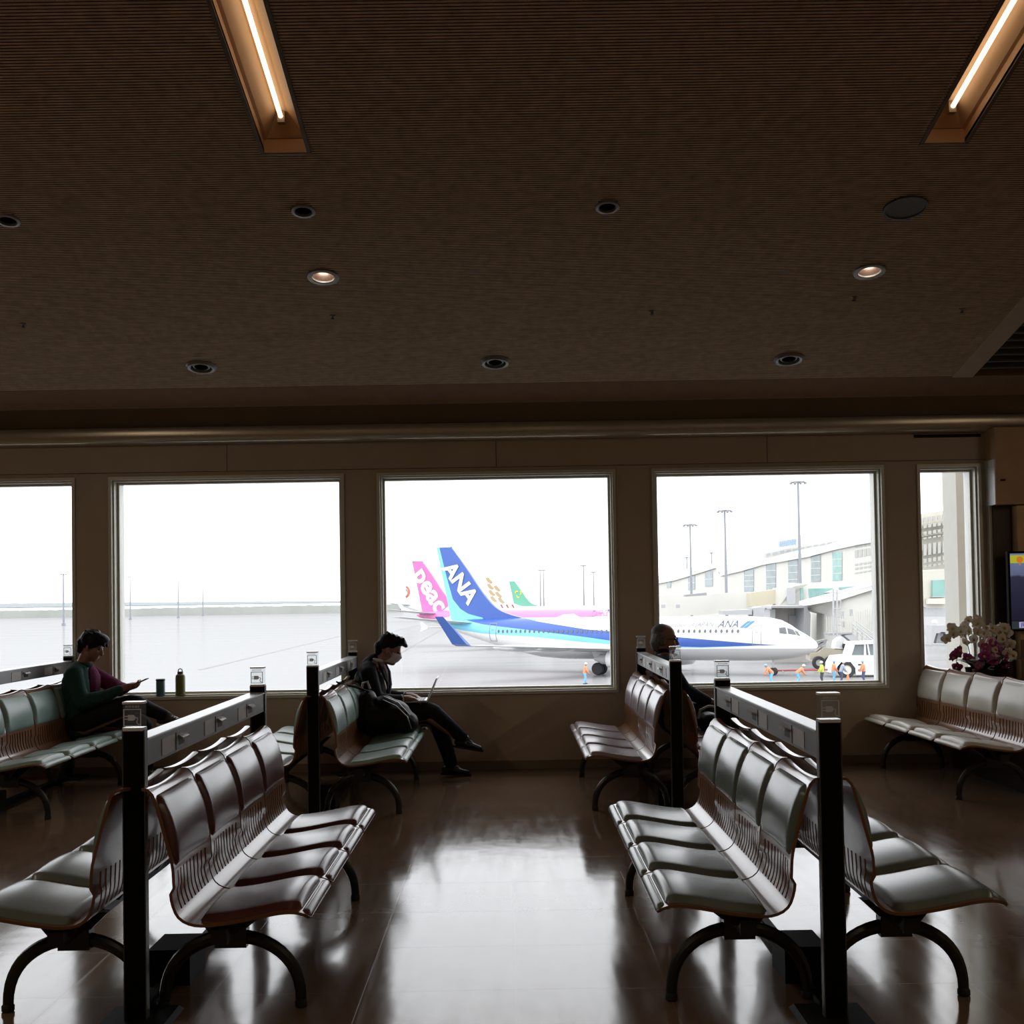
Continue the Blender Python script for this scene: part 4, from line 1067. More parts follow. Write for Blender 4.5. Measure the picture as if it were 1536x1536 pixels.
def strip(name, pts, D, dd, m, rough, seed, label=None, kind='structure', base=APRON):
    r = random.Random(seed); mb = MB(); n = 160
    a, b = pts
    prev = []
    for i in range(n + 1):
        t = i / n; px = a[0] + (b[0] - a[0]) * t; py = a[1] + (b[1] - a[1]) * t + r.uniform(-rough, rough)
        p = at(px, py, D); prev.append(p)
    vs = []; 
    for p in prev: vs += [(p.x, p.y, base), tuple(p), (p.x, p.y + dd, p.z * .98 - .3), (p.x, p.y + dd, base)]
    fs = []
    for i in range(n):
        for k in range(4): fs.append((i * 4 + k, i * 4 + (k + 1) % 4, i * 4 + 4 + (k + 1) % 4, i * 4 + 4 + k))
    mb.add(vs, fs)
    o = mb.build(name, m); o['kind'] = kind
    if label: tag(o, label, 'trees')
    return o
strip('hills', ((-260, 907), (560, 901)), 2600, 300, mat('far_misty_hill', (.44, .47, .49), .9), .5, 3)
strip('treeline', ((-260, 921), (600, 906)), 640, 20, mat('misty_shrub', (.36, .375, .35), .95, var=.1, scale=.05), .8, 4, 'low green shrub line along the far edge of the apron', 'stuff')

# ------------------------------------------------------------------ light masts
M_mast = mat('grey_mast', (.26, .27, .30), .5, var=.05)
def mast(px, ptop, D, label, r=.24, double=False, base=APRON):
    top = at(px, ptop, D); H = top.z - base
    t = thing('apron_light_mast', label, 'light mast', (top.x, D, base), 0, 'tall light masts on the apron')
    MB().lathe([(r * 1.5, 0), (r * 1.35, H * .3), (r * .9, H)], 10).build('pole', M_mast, t, smooth=True)
    hd = MB(); hd.lathe([(.95, H - .08), (1.0, H), (.95, H + .05), (.85, H)], 16, caps=False)
    for k in range(4): a = k * PI / 2; hd.tube([(0, 0, H - .05), (.95 * math.cos(a), .95 * math.sin(a), H - .05)], .04, 6)
    hd.tube([(0, 0, H), (0, 0, H + .9)], .035, 6)
    hd.build('lamp_ring', M_mast, t)
    for k in range(8):
        a = k * PI / 4 + .2
        MB().box((-.17, -.12, -.22), (.17, .12, .0), Matrix.Rotation(a, 3, 'Z'), Vector((1.05 * math.cos(a), 1.05 * math.sin(a), H - .06))).build('floodlight', M_mast, t)
    MB().box((-.5, -.5, 0), (.5, .5, .8)).build('plinth', M_mast, t)
mast(95, 861, 399, 'light mast in the leftmost window')
mast(195, 865, 512, 'left mast of the three in the plain apron window')
mast(267, 868, 542, 'middle mast of the three in the plain apron window')
mast(304, 873, 600, 'right mast of the three in the plain apron window')
mast(810, 855, 489, 'left one of two masts close together right of the green tail')
mast(815, 855, 492, 'right one of two masts close together right of the green tail')
mast(875, 848, 424, 'mast above the pink fuselage, left of the window edge')
mast(890, 858, 470, 'short thin mast nearest the right edge of the middle window')
mast(1035, 787, 192, 'mast left of the middle one in front of the terminal roof', .15)
mast(1087, 766, 176, 'middle tall mast in front of the terminal', .16)
mast(1197, 723, 166, 'tallest mast, rising before the terminal\'s windows', .17)
mast(1030, 836, 430, 'small far mast just left of a taller mast behind the terminal roof')
mast(1067, 829, 415, 'small far mast between two taller masts behind the terminal roof')

# ------------------------------------------------------------------ airliners
def ramp(nt, src, pts, x0, x1, z0, z1):
    """piecewise linear z(x) as a value node chain"""
    mr = nt.nodes.new('ShaderNodeMapRange'); mr.inputs['From Min'].default_value = x0; mr.inputs['From Max'].default_value = x1
    nt.links.new(src, mr.inputs[0])
    cr = nt.nodes.new('ShaderNodeValToRGB'); el = cr.color_ramp.elements
    pts = sorted(pts); P_ = [((x - x0) / (x1 - x0), (z - z0) / (z1 - z0)) for x, z in pts]
    el[0].position, v = P_[0][0], P_[0][1]; el[0].color = (v, v, v, 1)
    el[1].position, v = P_[-1][0], P_[-1][1]; el[1].color = (v, v, v, 1)
    for p, v in P_[1:-1]: e = el.new(p); e.color = (v, v, v, 1)
    nt.links.new(mr.outputs[0], cr.inputs[0])
    m2 = nt.nodes.new('ShaderNodeMapRange'); m2.inputs['To Min'].default_value = z0; m2.inputs['To Max'].default_value = z1
    nt.links.new(cr.outputs[0], m2.inputs[0]); return m2.outputs[0]
def livery(name, base, bands, axis='X'):
    """bands: (colour, lower curve, upper curve); curves give z for x (axis X) or x for z (axis Z)"""
    m = bpy.data.materials.new(name); m.use_nodes = True; nt = m.node_tree; b = nt.nodes['Principled BSDF']; b.inputs['Roughness'].default_value = .3
    tc = nt.nodes.new('ShaderNodeTexCoord'); sp = nt.nodes.new('ShaderNodeSeparateXYZ'); nt.links.new(tc.outputs['Object'], sp.inputs[0])
    s, o = (sp.outputs['X'], sp.outputs['Z']) if axis == 'X' else (sp.outputs['Z'], sp.outputs['X'])
    sr, orr = ((-41, 1), (-1, 14)) if axis == 'X' else ((-1, 14), (-41, 1))
    rgb = nt.nodes.new('ShaderNodeRGB'); rgb.outputs[0].default_value = tuple(base) + (1,); cur = rgb.outputs[0]
    for c, lo, hi in bands:
        def cmp(curve, op):
            v = ramp(nt, s, curve, sr[0], sr[1], orr[0], orr[1])
            k = nt.nodes.new('ShaderNodeMath'); k.operation = op; nt.links.new(o, k.inputs[0]); nt.links.new(v, k.inputs[1]); return k.outputs[0]
        mu = nt.nodes.new('ShaderNodeMath'); mu.operation = 'MULTIPLY'; nt.links.new(cmp(lo, 'GREATER_THAN'), mu.inputs[0]); nt.links.new(cmp(hi, 'LESS_THAN'), mu.inputs[1])
        mx = nt.nodes.new('ShaderNodeMixRGB'); nt.links.new(mu.outputs[0], mx.inputs[0]); nt.links.new(cur, mx.inputs[1]); mx.inputs[2].default_value = tuple(c) + (1,); cur = mx.outputs[0]
    nt.links.new(cur, b.inputs['Base Color'])
    return m
SEC = [(0, 2.60, 2.74, .06), (-.12, 2.38, 2.98, .3), (-.45, 2.10, 3.26, .62), (-1.0, 1.86, 3.62, .95), (-1.7, 1.66, 4.02, 1.22), (-2.4, 1.52, 4.50, 1.45), (-3.2, 1.42, 4.92, 1.62), (-4.3, 1.34, 5.16, 1.77), (-6, 1.28, 5.26, 1.88), (-12, 1.26, 5.28, 1.89), (-24.5, 1.28, 5.28, 1.89), (-27, 1.45, 5.28, 1.86), (-29.5, 1.92, 5.27, 1.70), (-32, 2.55, 5.24, 1.42), (-34.5, 3.25, 5.18, 1.05), (-36.5, 3.85, 5.06, .66), (-37.8, 4.22, 4.92, .36), (-38.2, 4.42, 4.74, .14)]
def sec_at(x):
    for a, b in zip(SEC, SEC[1:]):
        if b[0] <= x <= a[0]:
            t = (a[0] - x) / (a[0] - b[0]); return tuple(a[i] + (b[i] - a[i]) * t for i in range(4))
    return SEC[-1] if x < 0 else SEC[0]
def skin_pt(x, z, side=-1, off=.05):
    _, zb, zt, hw = sec_at(x); zc, rz = (zb + zt) / 2, (zt - zb) / 2
    k = max(-.999, min(.999, (z - zc) / rz)); n = math.sqrt(1 - k * k)
    return Vector((x, side * (hw * n + off), z + off * k))
def wing_loft(secs, side, n=10):
    vs = []
    for (y, le, te, z, th) in secs:
        for k in range(2 * n):
            t = k / n if k < n else (2 * n - k) / n
            c = le + (te - le) * t; s = 1 if k < n else -1
            h = th * .5 * (1.6 * math.sqrt(max(t, 0)) * (1 - t) + .12 * t * (1 - t))
            vs.append((c, side * y, z + s * h * (1.0 if s > 0 else .9)))
    m = 2 * n; fs = []
    for i in range(len(secs) - 1):
        for k in range(m): k2 = (k + 1) % m; fs.append((i * m + k, i * m + k2, (i + 1) * m + k2, (i + 1) * m + k))
    fs += [tuple(range(m)), tuple(range((len(secs) - 1) * m, len(secs) * m))]
    return vs, fs
M_white = mat('white_aircraft_paint', (.80, .80, .80), .3, var=.02, scale=.3)
M_gwing = mat('grey_wing_paint', (.50, .51, .51), .4, var=.04, scale=.4)
M_win = mat('cabin_window_dark', (.10, .11, .13), .2, var=0)
M_line = mat('door_outline_grey', (.27, .28, .29), .5)
M_tyre = mat('tyre_rubber', (.03, .03, .035), .7)
M_strut = mat('gear_strut', (.45, .45, .46), .4)
def flat_on(poly, side=-1, y=.2, th=.02):
    return MB().prism(poly, lambda p, t: (p[0], side * (y + t), p[1]), 0, th)
def airliner(label, loc, rz, sc, fus, finm, wingm, tipm, engm, detail=True, fence=False):
    t = thing('airliner', label, 'aircraft', loc, rz); t.scale = (sc, sc, sc)
    mb = MB(); n = 80; vs = []
    xs_ = []
    for a, b in zip(SEC, SEC[1:]):
        k = 6 if a[0] - b[0] > 4 else 3
        xs_ += [a[0] + (b[0] - a[0]) * i / k for i in range(k)]
    xs_.append(SEC[-1][0])
    for x in xs_:
        _, zb, zt, hw = sec_at(x)
        for k in range(n): q = 2 * PI * k / n; vs.append((x, hw * math.cos(q), (zb + zt) / 2 + (zt - zb) / 2 * math.sin(q)))
    fs = []
    for i in range(len(xs_) - 1):
        for k in range(n): k2 = (k + 1) % n; fs.append((i * n + k, i * n + k2, (i + 1) * n + k2, (i + 1) * n + k))
    fs += [tuple(range(n)), tuple(range((len(xs_) - 1) * n, len(xs_) * n))]
    mb.add(vs, fs); mb.build('fuselage', fus, t, smooth=True, angle=1.2)
    fin = crom([(-38.9, 12.5), (-38.95, 12.55), (-37.3, 12.52), (-37.1, 12.42), (-35.4, 10.3), (-33.7, 8.0), (-32.3, 6.5), (-30.9, 5.75), (-28.6, 5.15)], 5)
    poly = [tuple(p) for p in fin] + [(-29, 4.9), (-36.9, 4.6), (-37.25, 5.3)]
    MB().prism(poly, lambda p, s: (p[0], s * (.20 - .012 * (p[1] - 5)), p[1]), -1, 1).build('fin', finm, t)
    for s in (-1, 1):
        MB().add(*wing_loft([(.3, -34.0, -37.6, 4.75, .35), (7.2, -38.6, -40.1, 5.55, .12)], s)).build('tailplane', wingm, t, smooth=True)
        wsec = [(1.0, -12.8, -21.0, 2.05, 1.0), (1.9, -13.4, -21.2, 2.15, .95), (5.5, -16.0, -21.9, 2.50, .65), (12, -21.3, -24.0, 2.95, .32), (17.3, -25.0, -26.5, 3.30, .18)]
        w_ = MB().add(*wing_loft(wsec, s)).build('wing', wingm, t, smooth=True)
        if fence: MB().prism([(-25.4, 3.1), (-25.6, 3.4), (-26.5, 4.0), (-26.8, 4.0), (-26.5, 3.3), (-26.7, 2.7), (-26.4, 2.7)], lambda p, q: (p[0], s * (17.3 + q), p[1]), -.05, .05).build('wingtip', tipm, t)
        else: MB().hexa([Vector((a, s * b, c)) for a, b, c in ((-25.0, 17.2, 3.22), (-26.5, 17.2, 3.22), (-26.6, 17.75, 3.42), (-25.2, 17.75, 3.42), (-27.1, 18.3, 5.75), (-27.9, 18.3, 5.75), (-27.9, 18.36, 5.78), (-27.1, 18.36, 5.78))]).build('winglet', tipm, t)
        e = MB().lathe([(.86, -13.20), (.95, -13.35), (1.05, -14.20), (1.05, -15.40), (.92, -16.80), (.74, -17.80), (.70, -17.80)], 24, c=(0, s * 4.9, 1.55), R=Matrix.Rotation(PI / 2, 3, 'Y'), caps=False)
        eo = e.build('engine', engm, t, smooth=True)
        MB().lathe([(.05, -13.60), (.86, -13.90)], 24, c=(0, s * 4.9, 1.55), R=Matrix.Rotation(PI / 2, 3, 'Y'), caps=False).build('fan', M_win, eo)
        MB().lathe([(.55, -17.20), (.45, -18.40), (.10, -19.20)], 18, c=(0, s * 4.9, 1.55), R=Matrix.Rotation(PI / 2, 3, 'Y')).build('exhaust', M_strut, eo, smooth=True)
        MB().hexa([(-12.5, s * 4.75, 2.5), (-18, s * 4.75, 2.35), (-18, s * 5.05, 2.35), (-12.5, s * 5.05, 2.5), (-14, s * 4.75, 2.9), (-18.4, s * 4.75, 2.75), (-18.4, s * 5.05, 2.75), (-14, s * 5.05, 2.9)]).build('pylon', engm, eo)
        if detail:
            for yy, x0 in ((4.0, -19.6), (8.2, -20.9), (11.4, -22.7)):
                MB().ell((x0 - 1.2, s * yy, 2.25 + yy * .05), (2.3, .22, .30), n=12, m=10).build('flap_fairing', wingm, w_, smooth=True)
    def wheel(x, y, r, w):
        g = MB(); g.lathe([(r * .55, -w), (r * .9, -w), (r, -w * .6), (r, w * .6), (r * .9, w), (r * .55, w)], 22, c=(x, y, r), R=Matrix.Rotation(PI / 2, 3, 'X')); return g
    for s in (-1, 1):
        go = MB().tube([(-19.6, s * 2.86, .5), (-19.5, s * 2.75, 2.4)], .13, 10).box((-19.75, s * 2.86 - .5, .47), (-19.5, s * 2.86 + .5, .63)).build('landing_gear', M_strut, t)
        for d in (-.43, .43):
            wheel(-19.6, s * 2.86 + d, .57, .2).build('wheel', M_tyre, go, smooth=True)
        if detail: MB().hexa([(-20.3, s * 2.1, 1.2), (-18.9, s * 2.1, 1.2), (-18.9, s * 2.2, 1.2), (-20.3, s * 2.2, 1.2), (-20.3, s * 3.1, 2.3), (-18.9, s * 3.1, 2.3), (-18.9, s * 3.2, 2.3), (-20.3, s * 3.2, 2.3)]).build('gear_door', M_white, go)
    go = MB().tube([(-4.0, 0, .4), (-4.0, 0, 1.8)], .09, 10).box((-4.08, -.3, .28), (-3.92, .3, .42)).build('nose_gear', M_strut, t)
    for d in (-.2, .2): wheel(-4.0, d, .35, .11).build('wheel', M_tyre, go, smooth=True)
    if detail:
        cw = MB()
        for side in (-1, 1):
            x = -6.6
            while x > -31.2:
                if not (-15.2 > x > -15.9):
                    pts = [(x + .115 * math.cos(q), 3.98 + .17 * math.sin(q)) for q in [k * PI / 4 + PI / 8 for k in range(8)]]
                    ps = [skin_pt(a, b, side, .04) for a, b in pts]; cw.add(ps, [tuple(range(8))])
                x -= .508
        tag(cw.build('cabin_windows', M_win, t, merge=False), 'row of small dark cabin windows')
        for side in (-1, 1):
            for pts in ([(-1.62, 3.62), (-2.25, 3.72), (-2.42, 4.22), (-1.95, 4.05)], [(-2.35, 3.72), (-2.95, 3.78), (-3.05, 4.25), (-2.55, 4.28)], [(-1.28, 3.50), (-1.55, 3.60), (-1.86, 4.00), (-1.62, 3.90)]):
                MB().add([skin_pt(a, b, side, .045) for a, b in pts], [(0, 1, 2, 3)]).build('cockpit_window', M_win, t)
            for x0, z0 in ((-4.5, 2.75), (-31.3, 3.0)):
                d = MB(); w2, h = .82, 1.75
                for (xa, za, xb, zb) in ((0, 0, w2, .05), (0, h - .05, w2, h), (0, 0, .05, h), (w2 - .05, 0, w2, h), (.25, h * .62, .57, h * .62 + .06)):
                    N = 8
                    for i in range(N):
                        u0, u1 = i / N, (i + 1) / N
                        if xb - xa > zb - za: q = [(xa + (xb - xa) * u0, za), (xa + (xb - xa) * u1, za), (xa + (xb - xa) * u1, zb), (xa + (xb - xa) * u0, zb)]
                        else: q = [(xa, za + (zb - za) * u0), (xb, za + (zb - za) * u0), (xb, za + (zb - za) * u1), (xa, za + (zb - za) * u1)]
                        d.add([skin_pt(x0 - a, z0 + b, side, .04) for a, b in q], [(0, 1, 2, 3)])
                d.build('door', M_line, t, merge=False)
    return t
def decal_text(parent, body, name, m, org, ex, ez, size, shear=0, offset=0, on_skin=False, y=.24):
    """lettering on the starboard side: org = (x, z) start of the baseline, ex/ez = unit vectors of reading and cap direction in (x, z)"""
    vs, fs = text_geo(body, 1, shear, offset)
    out = []
    for v in vs:
        x = org[0] + (ex[0] * v.x + ez[0] * v.y) * size; z = org[1] + (ex[1] * v.x + ez[1] * v.y) * size
        out.append(skin_pt(x, z, -1, .05) if on_skin else Vector((x, -y, z)))
    return MB().add(out, fs).build(name, m, parent, merge=False)
BLUE, LBLUE, NAVY = (.045, .11, .40), (.20, .58, .78), (.02, .05, .22)
W8 = (.80, .80, .80)
nose = Vector((26.91, 105.08, APRON)); HD = -.493
fusA = livery('white_blue_livery', W8, [
    ((.50, .50, .50), [(-41, -1), (1, -1)], [(-41, 1.6), (-30, 1.7), (-24, 2.2), (-5, 2.45), (1, 2.45)]),
    (LBLUE, [(-41, 4.6), (-37, 4.25), (-33, 3.75), (-27, 3.45), (-21.5, 2.95), (-15.5, 2.5), (-10, 2.5), (-4, 2.75), (1, 2.8)], [(-41, 14), (-30, 14), (-27, 4.6), (-21.5, 3.5), (-15.5, 2.75), (-10, 2.6), (-4, 2.75), (1, 2.75)]),
    (BLUE, [(-41, 14), (-38, 6.0), (-36, 5.2), (-33, 4.65), (-27, 4.05), (-21.5, 3.45), (-15.5, 2.68), (-10, 2.55), (-4, 2.74), (1, 2.8)], [(-41, 14), (-30, 14), (-29.5, 5.4), (-27, 4.95), (-21.5, 4.18), (-15.5, 3.72), (-10, 3.28), (-5.3, 2.90), (-3.2, 2.76), (1, 2.7)])])
finA = livery('blue_fin_livery', LBLUE, [(BLUE, [(-1, -33), (5.3, -33.5), (5.7, -35.2), (6.2, -36.1), (7.2, -37.0), (9.6, -37.75), (12.5, -38.55), (14, -38.9)], [(-1, 1), (14, 1)])], 'Z')
M_bl = mat('blue_winglet_paint', (.028, .085, .30), .35)
ana = airliner('white airliner with blue tail lettered ANA, nose to the right', nose, HD, 1.0, fusA, finA, M_gwing, M_bl, M_white)
ln_ = (2.46, -3.1); L_ = math.hypot(*ln_); ex = (ln_[0] / L_, ln_[1] / L_); ez = (-ex[1], ex[0])
decal_text(ana, 'ANA', 'tail_lettering', mat('white_decal', (.85, .85, .85), .4, var=0), (-38.15, 10.35), ex, ez, 2.25, .12, .035)
M_navyd = mat('navy_decal', (.07, .09, .16), .4, var=0)
def px_of(p):
    d = p - CO; return CX + F_PX * d.dot(CR) / d.dot(_f), CY - F_PX * d.dot(CU) / d.dot(_f)
RZ = Matrix.Rotation(HD, 3, 'Z')
def x_for(px, z):
    a, b = -36.0, -1.0
    for _ in range(40):
        m_ = (a + b) / 2
        if px_of(nose + RZ @ skin_pt(m_, z))[0] < px: a = m_
        else: b = m_
    return a
xa, xb = x_for(1076, 4.4), x_for(1107, 4.4)
vs_, _ = text_geo('ANA', 1, .25, 0); wid = max(v.x for v in vs_) - min(v.x for v in vs_)
decal_text(ana, 'ANA', 'fuselage_lettering', M_navyd, (xa, 4.30), (1, 0), (0, 1), (xb - xa) / wid, .25, .0, True)
x0 = xb + .15
mk = MB()
for k in range(2):
    a = x0 + k * .38
    q = [(a, 4.28), (a + .32, 4.28), (a + .95, 4.85), (a + .63, 4.85)]
    mk.add([skin_pt(u, v, -1, .05) for u, v in q], [(0, 1, 2, 3)])
mk.build('blue_mark', mat('blue_decal', (.06, .20, .55), .4, var=0), ana)
xi0, xi1 = x_for(990, 4.4), x_for(1070, 4.4)
vs_, _ = text_geo('Inspiration of JAPAN', 1, .2, 0); wid = max(v.x for v in vs_)
decal_text(ana, 'Inspiration of JAPAN', 'slogan_lettering', mat('grey_decal', (.22, .23, .27), .4, var=0), (xi0, 4.38), (1, 0), (0, 1), (xi1 - xi0) / wid, .2, 0, True)

# pink airliner behind
_PK, _PP = (.62, .08, .32), (.72, .42, .58)
fusP = livery('white_pink_livery', W8, [((.70, .20, .46), [(-41, 3.4), (-34, 3.9), (-29, 4.9), (-26, 5.1), (-22, 4.0), (-15, 3.9), (-13.5, 4.5), (-12, 4.6), (-10.5, 3.95), (-8, 4.3), (-7, 5.0), (1, 5.1)], [(-41, 14), (-33, 14), (-28, 5.15), (-26, 5.22), (-12, 5.24), (-9.5, 5.1), (-7, 4.6), (1, 4.6)])])
finP = livery('pink_fin_livery', (.68, .15, .41), [((.30, .12, .25), [(-1, -41), (14, -41)], [(-1, -41), (11.5, -41), (12.6, -37.9), (14, -37)])], 'Z')
tl = at(622, 890, 185)
hp = Vector((math.cos(HD), math.sin(HD), 0))
nP = tl + hp * 38.6 * 1.04; nP.z = APRON
M_pinkw = mat('pale_grey_wing', (.58, .57, .57), .4)
pch = airliner('white and pink airliner with pink tail, behind the blue-tailed airliner', nP, HD, 1.04, fusP, finP, M_pinkw, M_pinkw, M_white, True, True)
M_wd = MATS['white_decal']
lp_ = (4.6, -6.6); L_ = math.hypot(*lp_); exp_ = (lp_[0] / L_, lp_[1] / L_); ezp = (-exp_[1], exp_[0])
decal_text(pch, 'peach', 'tail_lettering', M_wd, (-38.75, 10.5), exp_, ezp, 3.9, 0, .03)
RZp = Matrix.Rotation(HD, 3, 'Z')
def x_forP(px):
    a, b = -36.0, -1.0
    for _ in range(40):
        m_ = (a + b) / 2
        if px_of(nP + RZp @ (skin_pt(m_, 4.6) * 1.04))[0] < px: a = m_
        else: b = m_
    return a
xq0, xq1 = x_forP(886), x_forP(930)
vs_, _ = text_geo('peach', 1, 0, 0); wid = max(v.x for v in vs_)
decal_text(pch, 'peach', 'fuselage_lettering', mat('mauve_decal', (.50, .22, .36), .4, var=0), (xq0, 4.25), (1, 0), (0, 1), (xq1 - xq0) / wid, 0, 0, True)

def far_plane(label, px, py_top, D, sc, finm, fus=None, hd=HD):
    tl = at(px, py_top, D); z = tl.z - 12.5 * sc
    h = Vector((math.cos(hd), math.sin(hd), 0)); n_ = tl + h * 38.0 * sc; n_.z = APRON
    return airliner(label, n_, hd, sc, fus or M_white, finm, M_pinkw, M_white, M_white, False)
swo = far_plane('far white airliner with a red swoosh on its tail, at the left', 603, 868, 380, 1.08, M_white)
for k, (r, c) in enumerate(((1.9, (.60, .14, .12)), (1.35, (.34, .30, .26)))):
    flat_on(arc2(-37.0, 8.6 - k * .35, r, -1.3, 1.25,   .62 - .15 * k), -1, .22).build('swoosh', mat('swoosh_%s' % ('red', 'grey')[k], c, .4), swo)
gld = far_plane('far pale airliner with a gold leaf pattern on its tail, beside the blue tail', 727, 858, 250, 1.0, mat('ivory_paint', (.74, .70, .62), .35))
gp = MB()
for k, (a, b) in enumerate(((-37.2, 10.9), (-36.9, 9.6), (-36.6, 8.3), (-35.3, 9.2), (-35.0, 7.9), (-34.4, 6.7), (-36.2, 7.0))):
    gp.prism([(a - .5, b + .35), (a + .1, b + .5), (a + 1.15, b - .55), (a + .7, b - .75), (a, b - .4)], lambda p, t: (p[0], -.22 - t, p[1]), 0, .02)
gp.build('gold_pattern', mat('gold_paint', (.42, .33, .19), .4), gld)
rp = MB()
for k in range(3):
    a = -33.9 + k * 1.3
    rp.prism([(a, 5.75 - .05 * k), (a + .35, 5.75), (a + .75, 5.0), (a + .4, 5.0)], lambda p, t: (p[0], -.95 - t, p[1]), 0, .03)
rp.build('maroon_stripe', mat('maroon_paint', (.30, .10, .12), .4), gld)
grn = far_plane('far white airliner with a green tail bearing a yellow emblem', 768, 872, 310, .90, mat('green_fin_paint', (.14, .42, .30), .4))
em = MB()
for k in range(3):
    a = k * 2 * PI / 3 + .5
    em.prism(arc2(-35.9 + .55 * math.cos(a), 8.9 + .55 * math.sin(a), .62, a - 2.0, a + .9, .34), lambda p, t: (p[0], -.22 - t, p[1]), 0, .03)
em.build('yellow_emblem', mat('yellow_paint', (.70, .60, .08), .4), grn)

# ------------------------------------------------------------------ terminal building on the right
M_bld = mat('pale_building_panel', (.58, .57, .53), .6, var=.03, scale=.4)
M_bld2 = mat('cream_building_panel', (.52, .50, .44), .6, var=.03, scale=.4)
M_roof = mat('pale_roof_metal', (.55, .56, .55), .45, var=.03, scale=.3)
M_gl = mat('grey_green_glazing', (.19, .24, .25), .15, var=.2, scale=.5)
M_gl2 = mat('aqua_glazing', (.20, .37, .34), .15, var=.2, scale=.6)
M_tan = mat('tan_tunnel_panel', (.50, .46, .34), .55, var=.04)
M_gr = mat('grey_canopy', (.28, .285, .295), .6)
M_grm = mat('mid_grey_panel', (.40, .41, .42), .6)
def PX(pts, org):                                  # pixel outline at given distances, local to org
    return [at(x, y, D) - org for x, y, D in pts]
def pslab(mb, pts, org, dd, off=0.0):
    v = PX(pts, org); v = [p + Vector((0, off, 0)) for p in v]; n = len(v); w2 = [p + Vector((0, dd, 0)) for p in v]
    mb.add(v + w2, [tuple(range(n))[::-1], tuple(range(n, 2 * n))] + [(i, (i + 1) % n, n + (i + 1) % n, n + i) for i in range(n)])
    return mb
def Dt(px): return 1 / (1 / 330 + (px - 985) / (1300 - 985) * (1 / 215 - 1 / 330))
org = Vector((70, 240, APRON))
tb = thing('terminal_building', 'long pale terminal with tall windows and curved roofs beyond the aircraft nose', 'building', org)
eave = [(985, 874), (1010, 869), (1040, 860), (1072, 850), (1080, 862), (1110, 855), (1140, 846), (1175, 840), (1208, 834), (1245, 824), (1282, 816), (1312, 811), (1345, 800)]
w_ = MB(); low = [(px, 960) for px, _ in eave]
for (a, b), (c, d) in zip(eave, eave[1:]):
    pslab(w_, [(a, 960, Dt(a)), (c, 960, Dt(c)), (c, d, Dt(c)), (a, b, Dt(a))], org, 30)
w_.build('wall', M_bld, tb)
rf = MB()
for seg in (eave[:4], eave[4:]):
    for (a, b), (c, d) in zip(seg, seg[1:]):
        pslab(rf, [(a, b + 2, Dt(a)), (c, d + 2, Dt(c)), (c, d - 5, Dt(c)), (a, b - 5, Dt(a))], org, 34, -2.2)
rf.build('roof', M_roof, tb)
up = MB(); ul = [(978, 866), (1030, 858), (1089, 848), (1144, 830), (1208, 817), (1260, 808), (1312, 799), (1345, 793)]
for (a, b), (c, d) in zip(ul, ul[1:]): pslab(up, [(a, b + 14, 345), (c, d + 14, 345), (c, d, 345), (a, b, 345)], org, 30)
ul2 = [(1144, 818), (1208, 801), (1260, 791), (1312, 781), (1345, 775)]
up.build('upper_roof', mat('upper_roof_metal', (.60, .60, .57), .5), tb)
u2 = MB()
for (a, b), (c, d) in zip(ul2, ul2[1:]): pslab(u2, [(a, b + 16, 360), (c, d + 16, 360), (c, d, 360), (a, b, 360)], org, 30)
u2.build('rear_roof', mat('rear_roof_metal', (.66, .66, .63), .5), tb)
pz = MB()
for k in range(17):
    px = 1150 + k * 10.2; t = (px - 1144) / (1312 - 1144); py = 831 - t * 30
    pslab(pz, [(px, py + 4, 344), (px + 6, py + 3, 344), (px + 6, py - .5, 344), (px, py + .5, 344)], org, .3)
pz.build('parapet_panel', M_grm, tb)
Dw = lambda px: Dt(px)
for cx_, y0, y1, w2 in ((1003, 865, 882, 3.2), (1037, 864, 885, 5), (1063, 857.5, 880, 5.5), (1123, 855, 888, 7), (1156, 846, 885.5, 7), (1189, 838, 880, 7), (1223, 832.5, 873, 7), (1255, 828.5, 871, 7)):
    D = Dt(cx_); g = pslab(MB(), [(cx_ - w2, y1, Dt(cx_ - w2)), (cx_ + w2, y1 - .6, Dt(cx_ + w2)), (cx_ + w2, y0 - .8, Dt(cx_ + w2)), (cx_ - w2, y0, Dt(cx_ - w2))], org, .5, -.4).build('window', M_gl2 if cx_ == 1255 else M_gl, tb)
    mu = MB(); nb = 4 if w2 > 6 else 2
    for i in range(1, nb):
        y = y0 + (y1 - y0) * i / nb; pslab(mu, [(cx_ - w2, y + .5, Dt(cx_ - w2)), (cx_ + w2, y, Dt(cx_ + w2)), (cx_ + w2, y - .9, Dt(cx_ + w2)), (cx_ - w2, y - .4, Dt(cx_ - w2))], org, .1, -.55)
    mu.build('mullion', M_bld, g)
la = MB(); lg = MB()
def lat(mbp, x0, x1, ytop, slope, D, rows, cols):
    for (dy0, dy1) in rows:
        for k in range(cols):
            a = x0 + (x1 - x0) * (k + .18) / cols; b = x0 + (x1 - x0) * (k + .82) / cols
            ya = ytop + slope * (a - x0); yb = ytop + slope * (b - x0)
            Da, Db = (D, D) if D else (Dt(a), Dt(b)); pslab(mbp, [(a, ya + dy1, Da), (b, yb + dy1, Db), (b, yb + dy0, Db), (a, ya + dy0, Da)], org, .3, -.3)
lat(lg, 1281, 1313, 813, -.16, None, [(1, 3.5), (6, 9), (13, 24), (33, 36), (39, 42), (46, 48)], 5)
lat(lg, 1376, 1440, 800, -.16, 198, [(-22, -15), (-11, -6), (-1, 4), (8, 10.5), (18, 35), (40, 46), (50, 53)], 9)
pslab(la, [(1340, 900, 200), (1442, 900, 200), (1442, 762, 200), (1340, 777, 200)], org, 3)
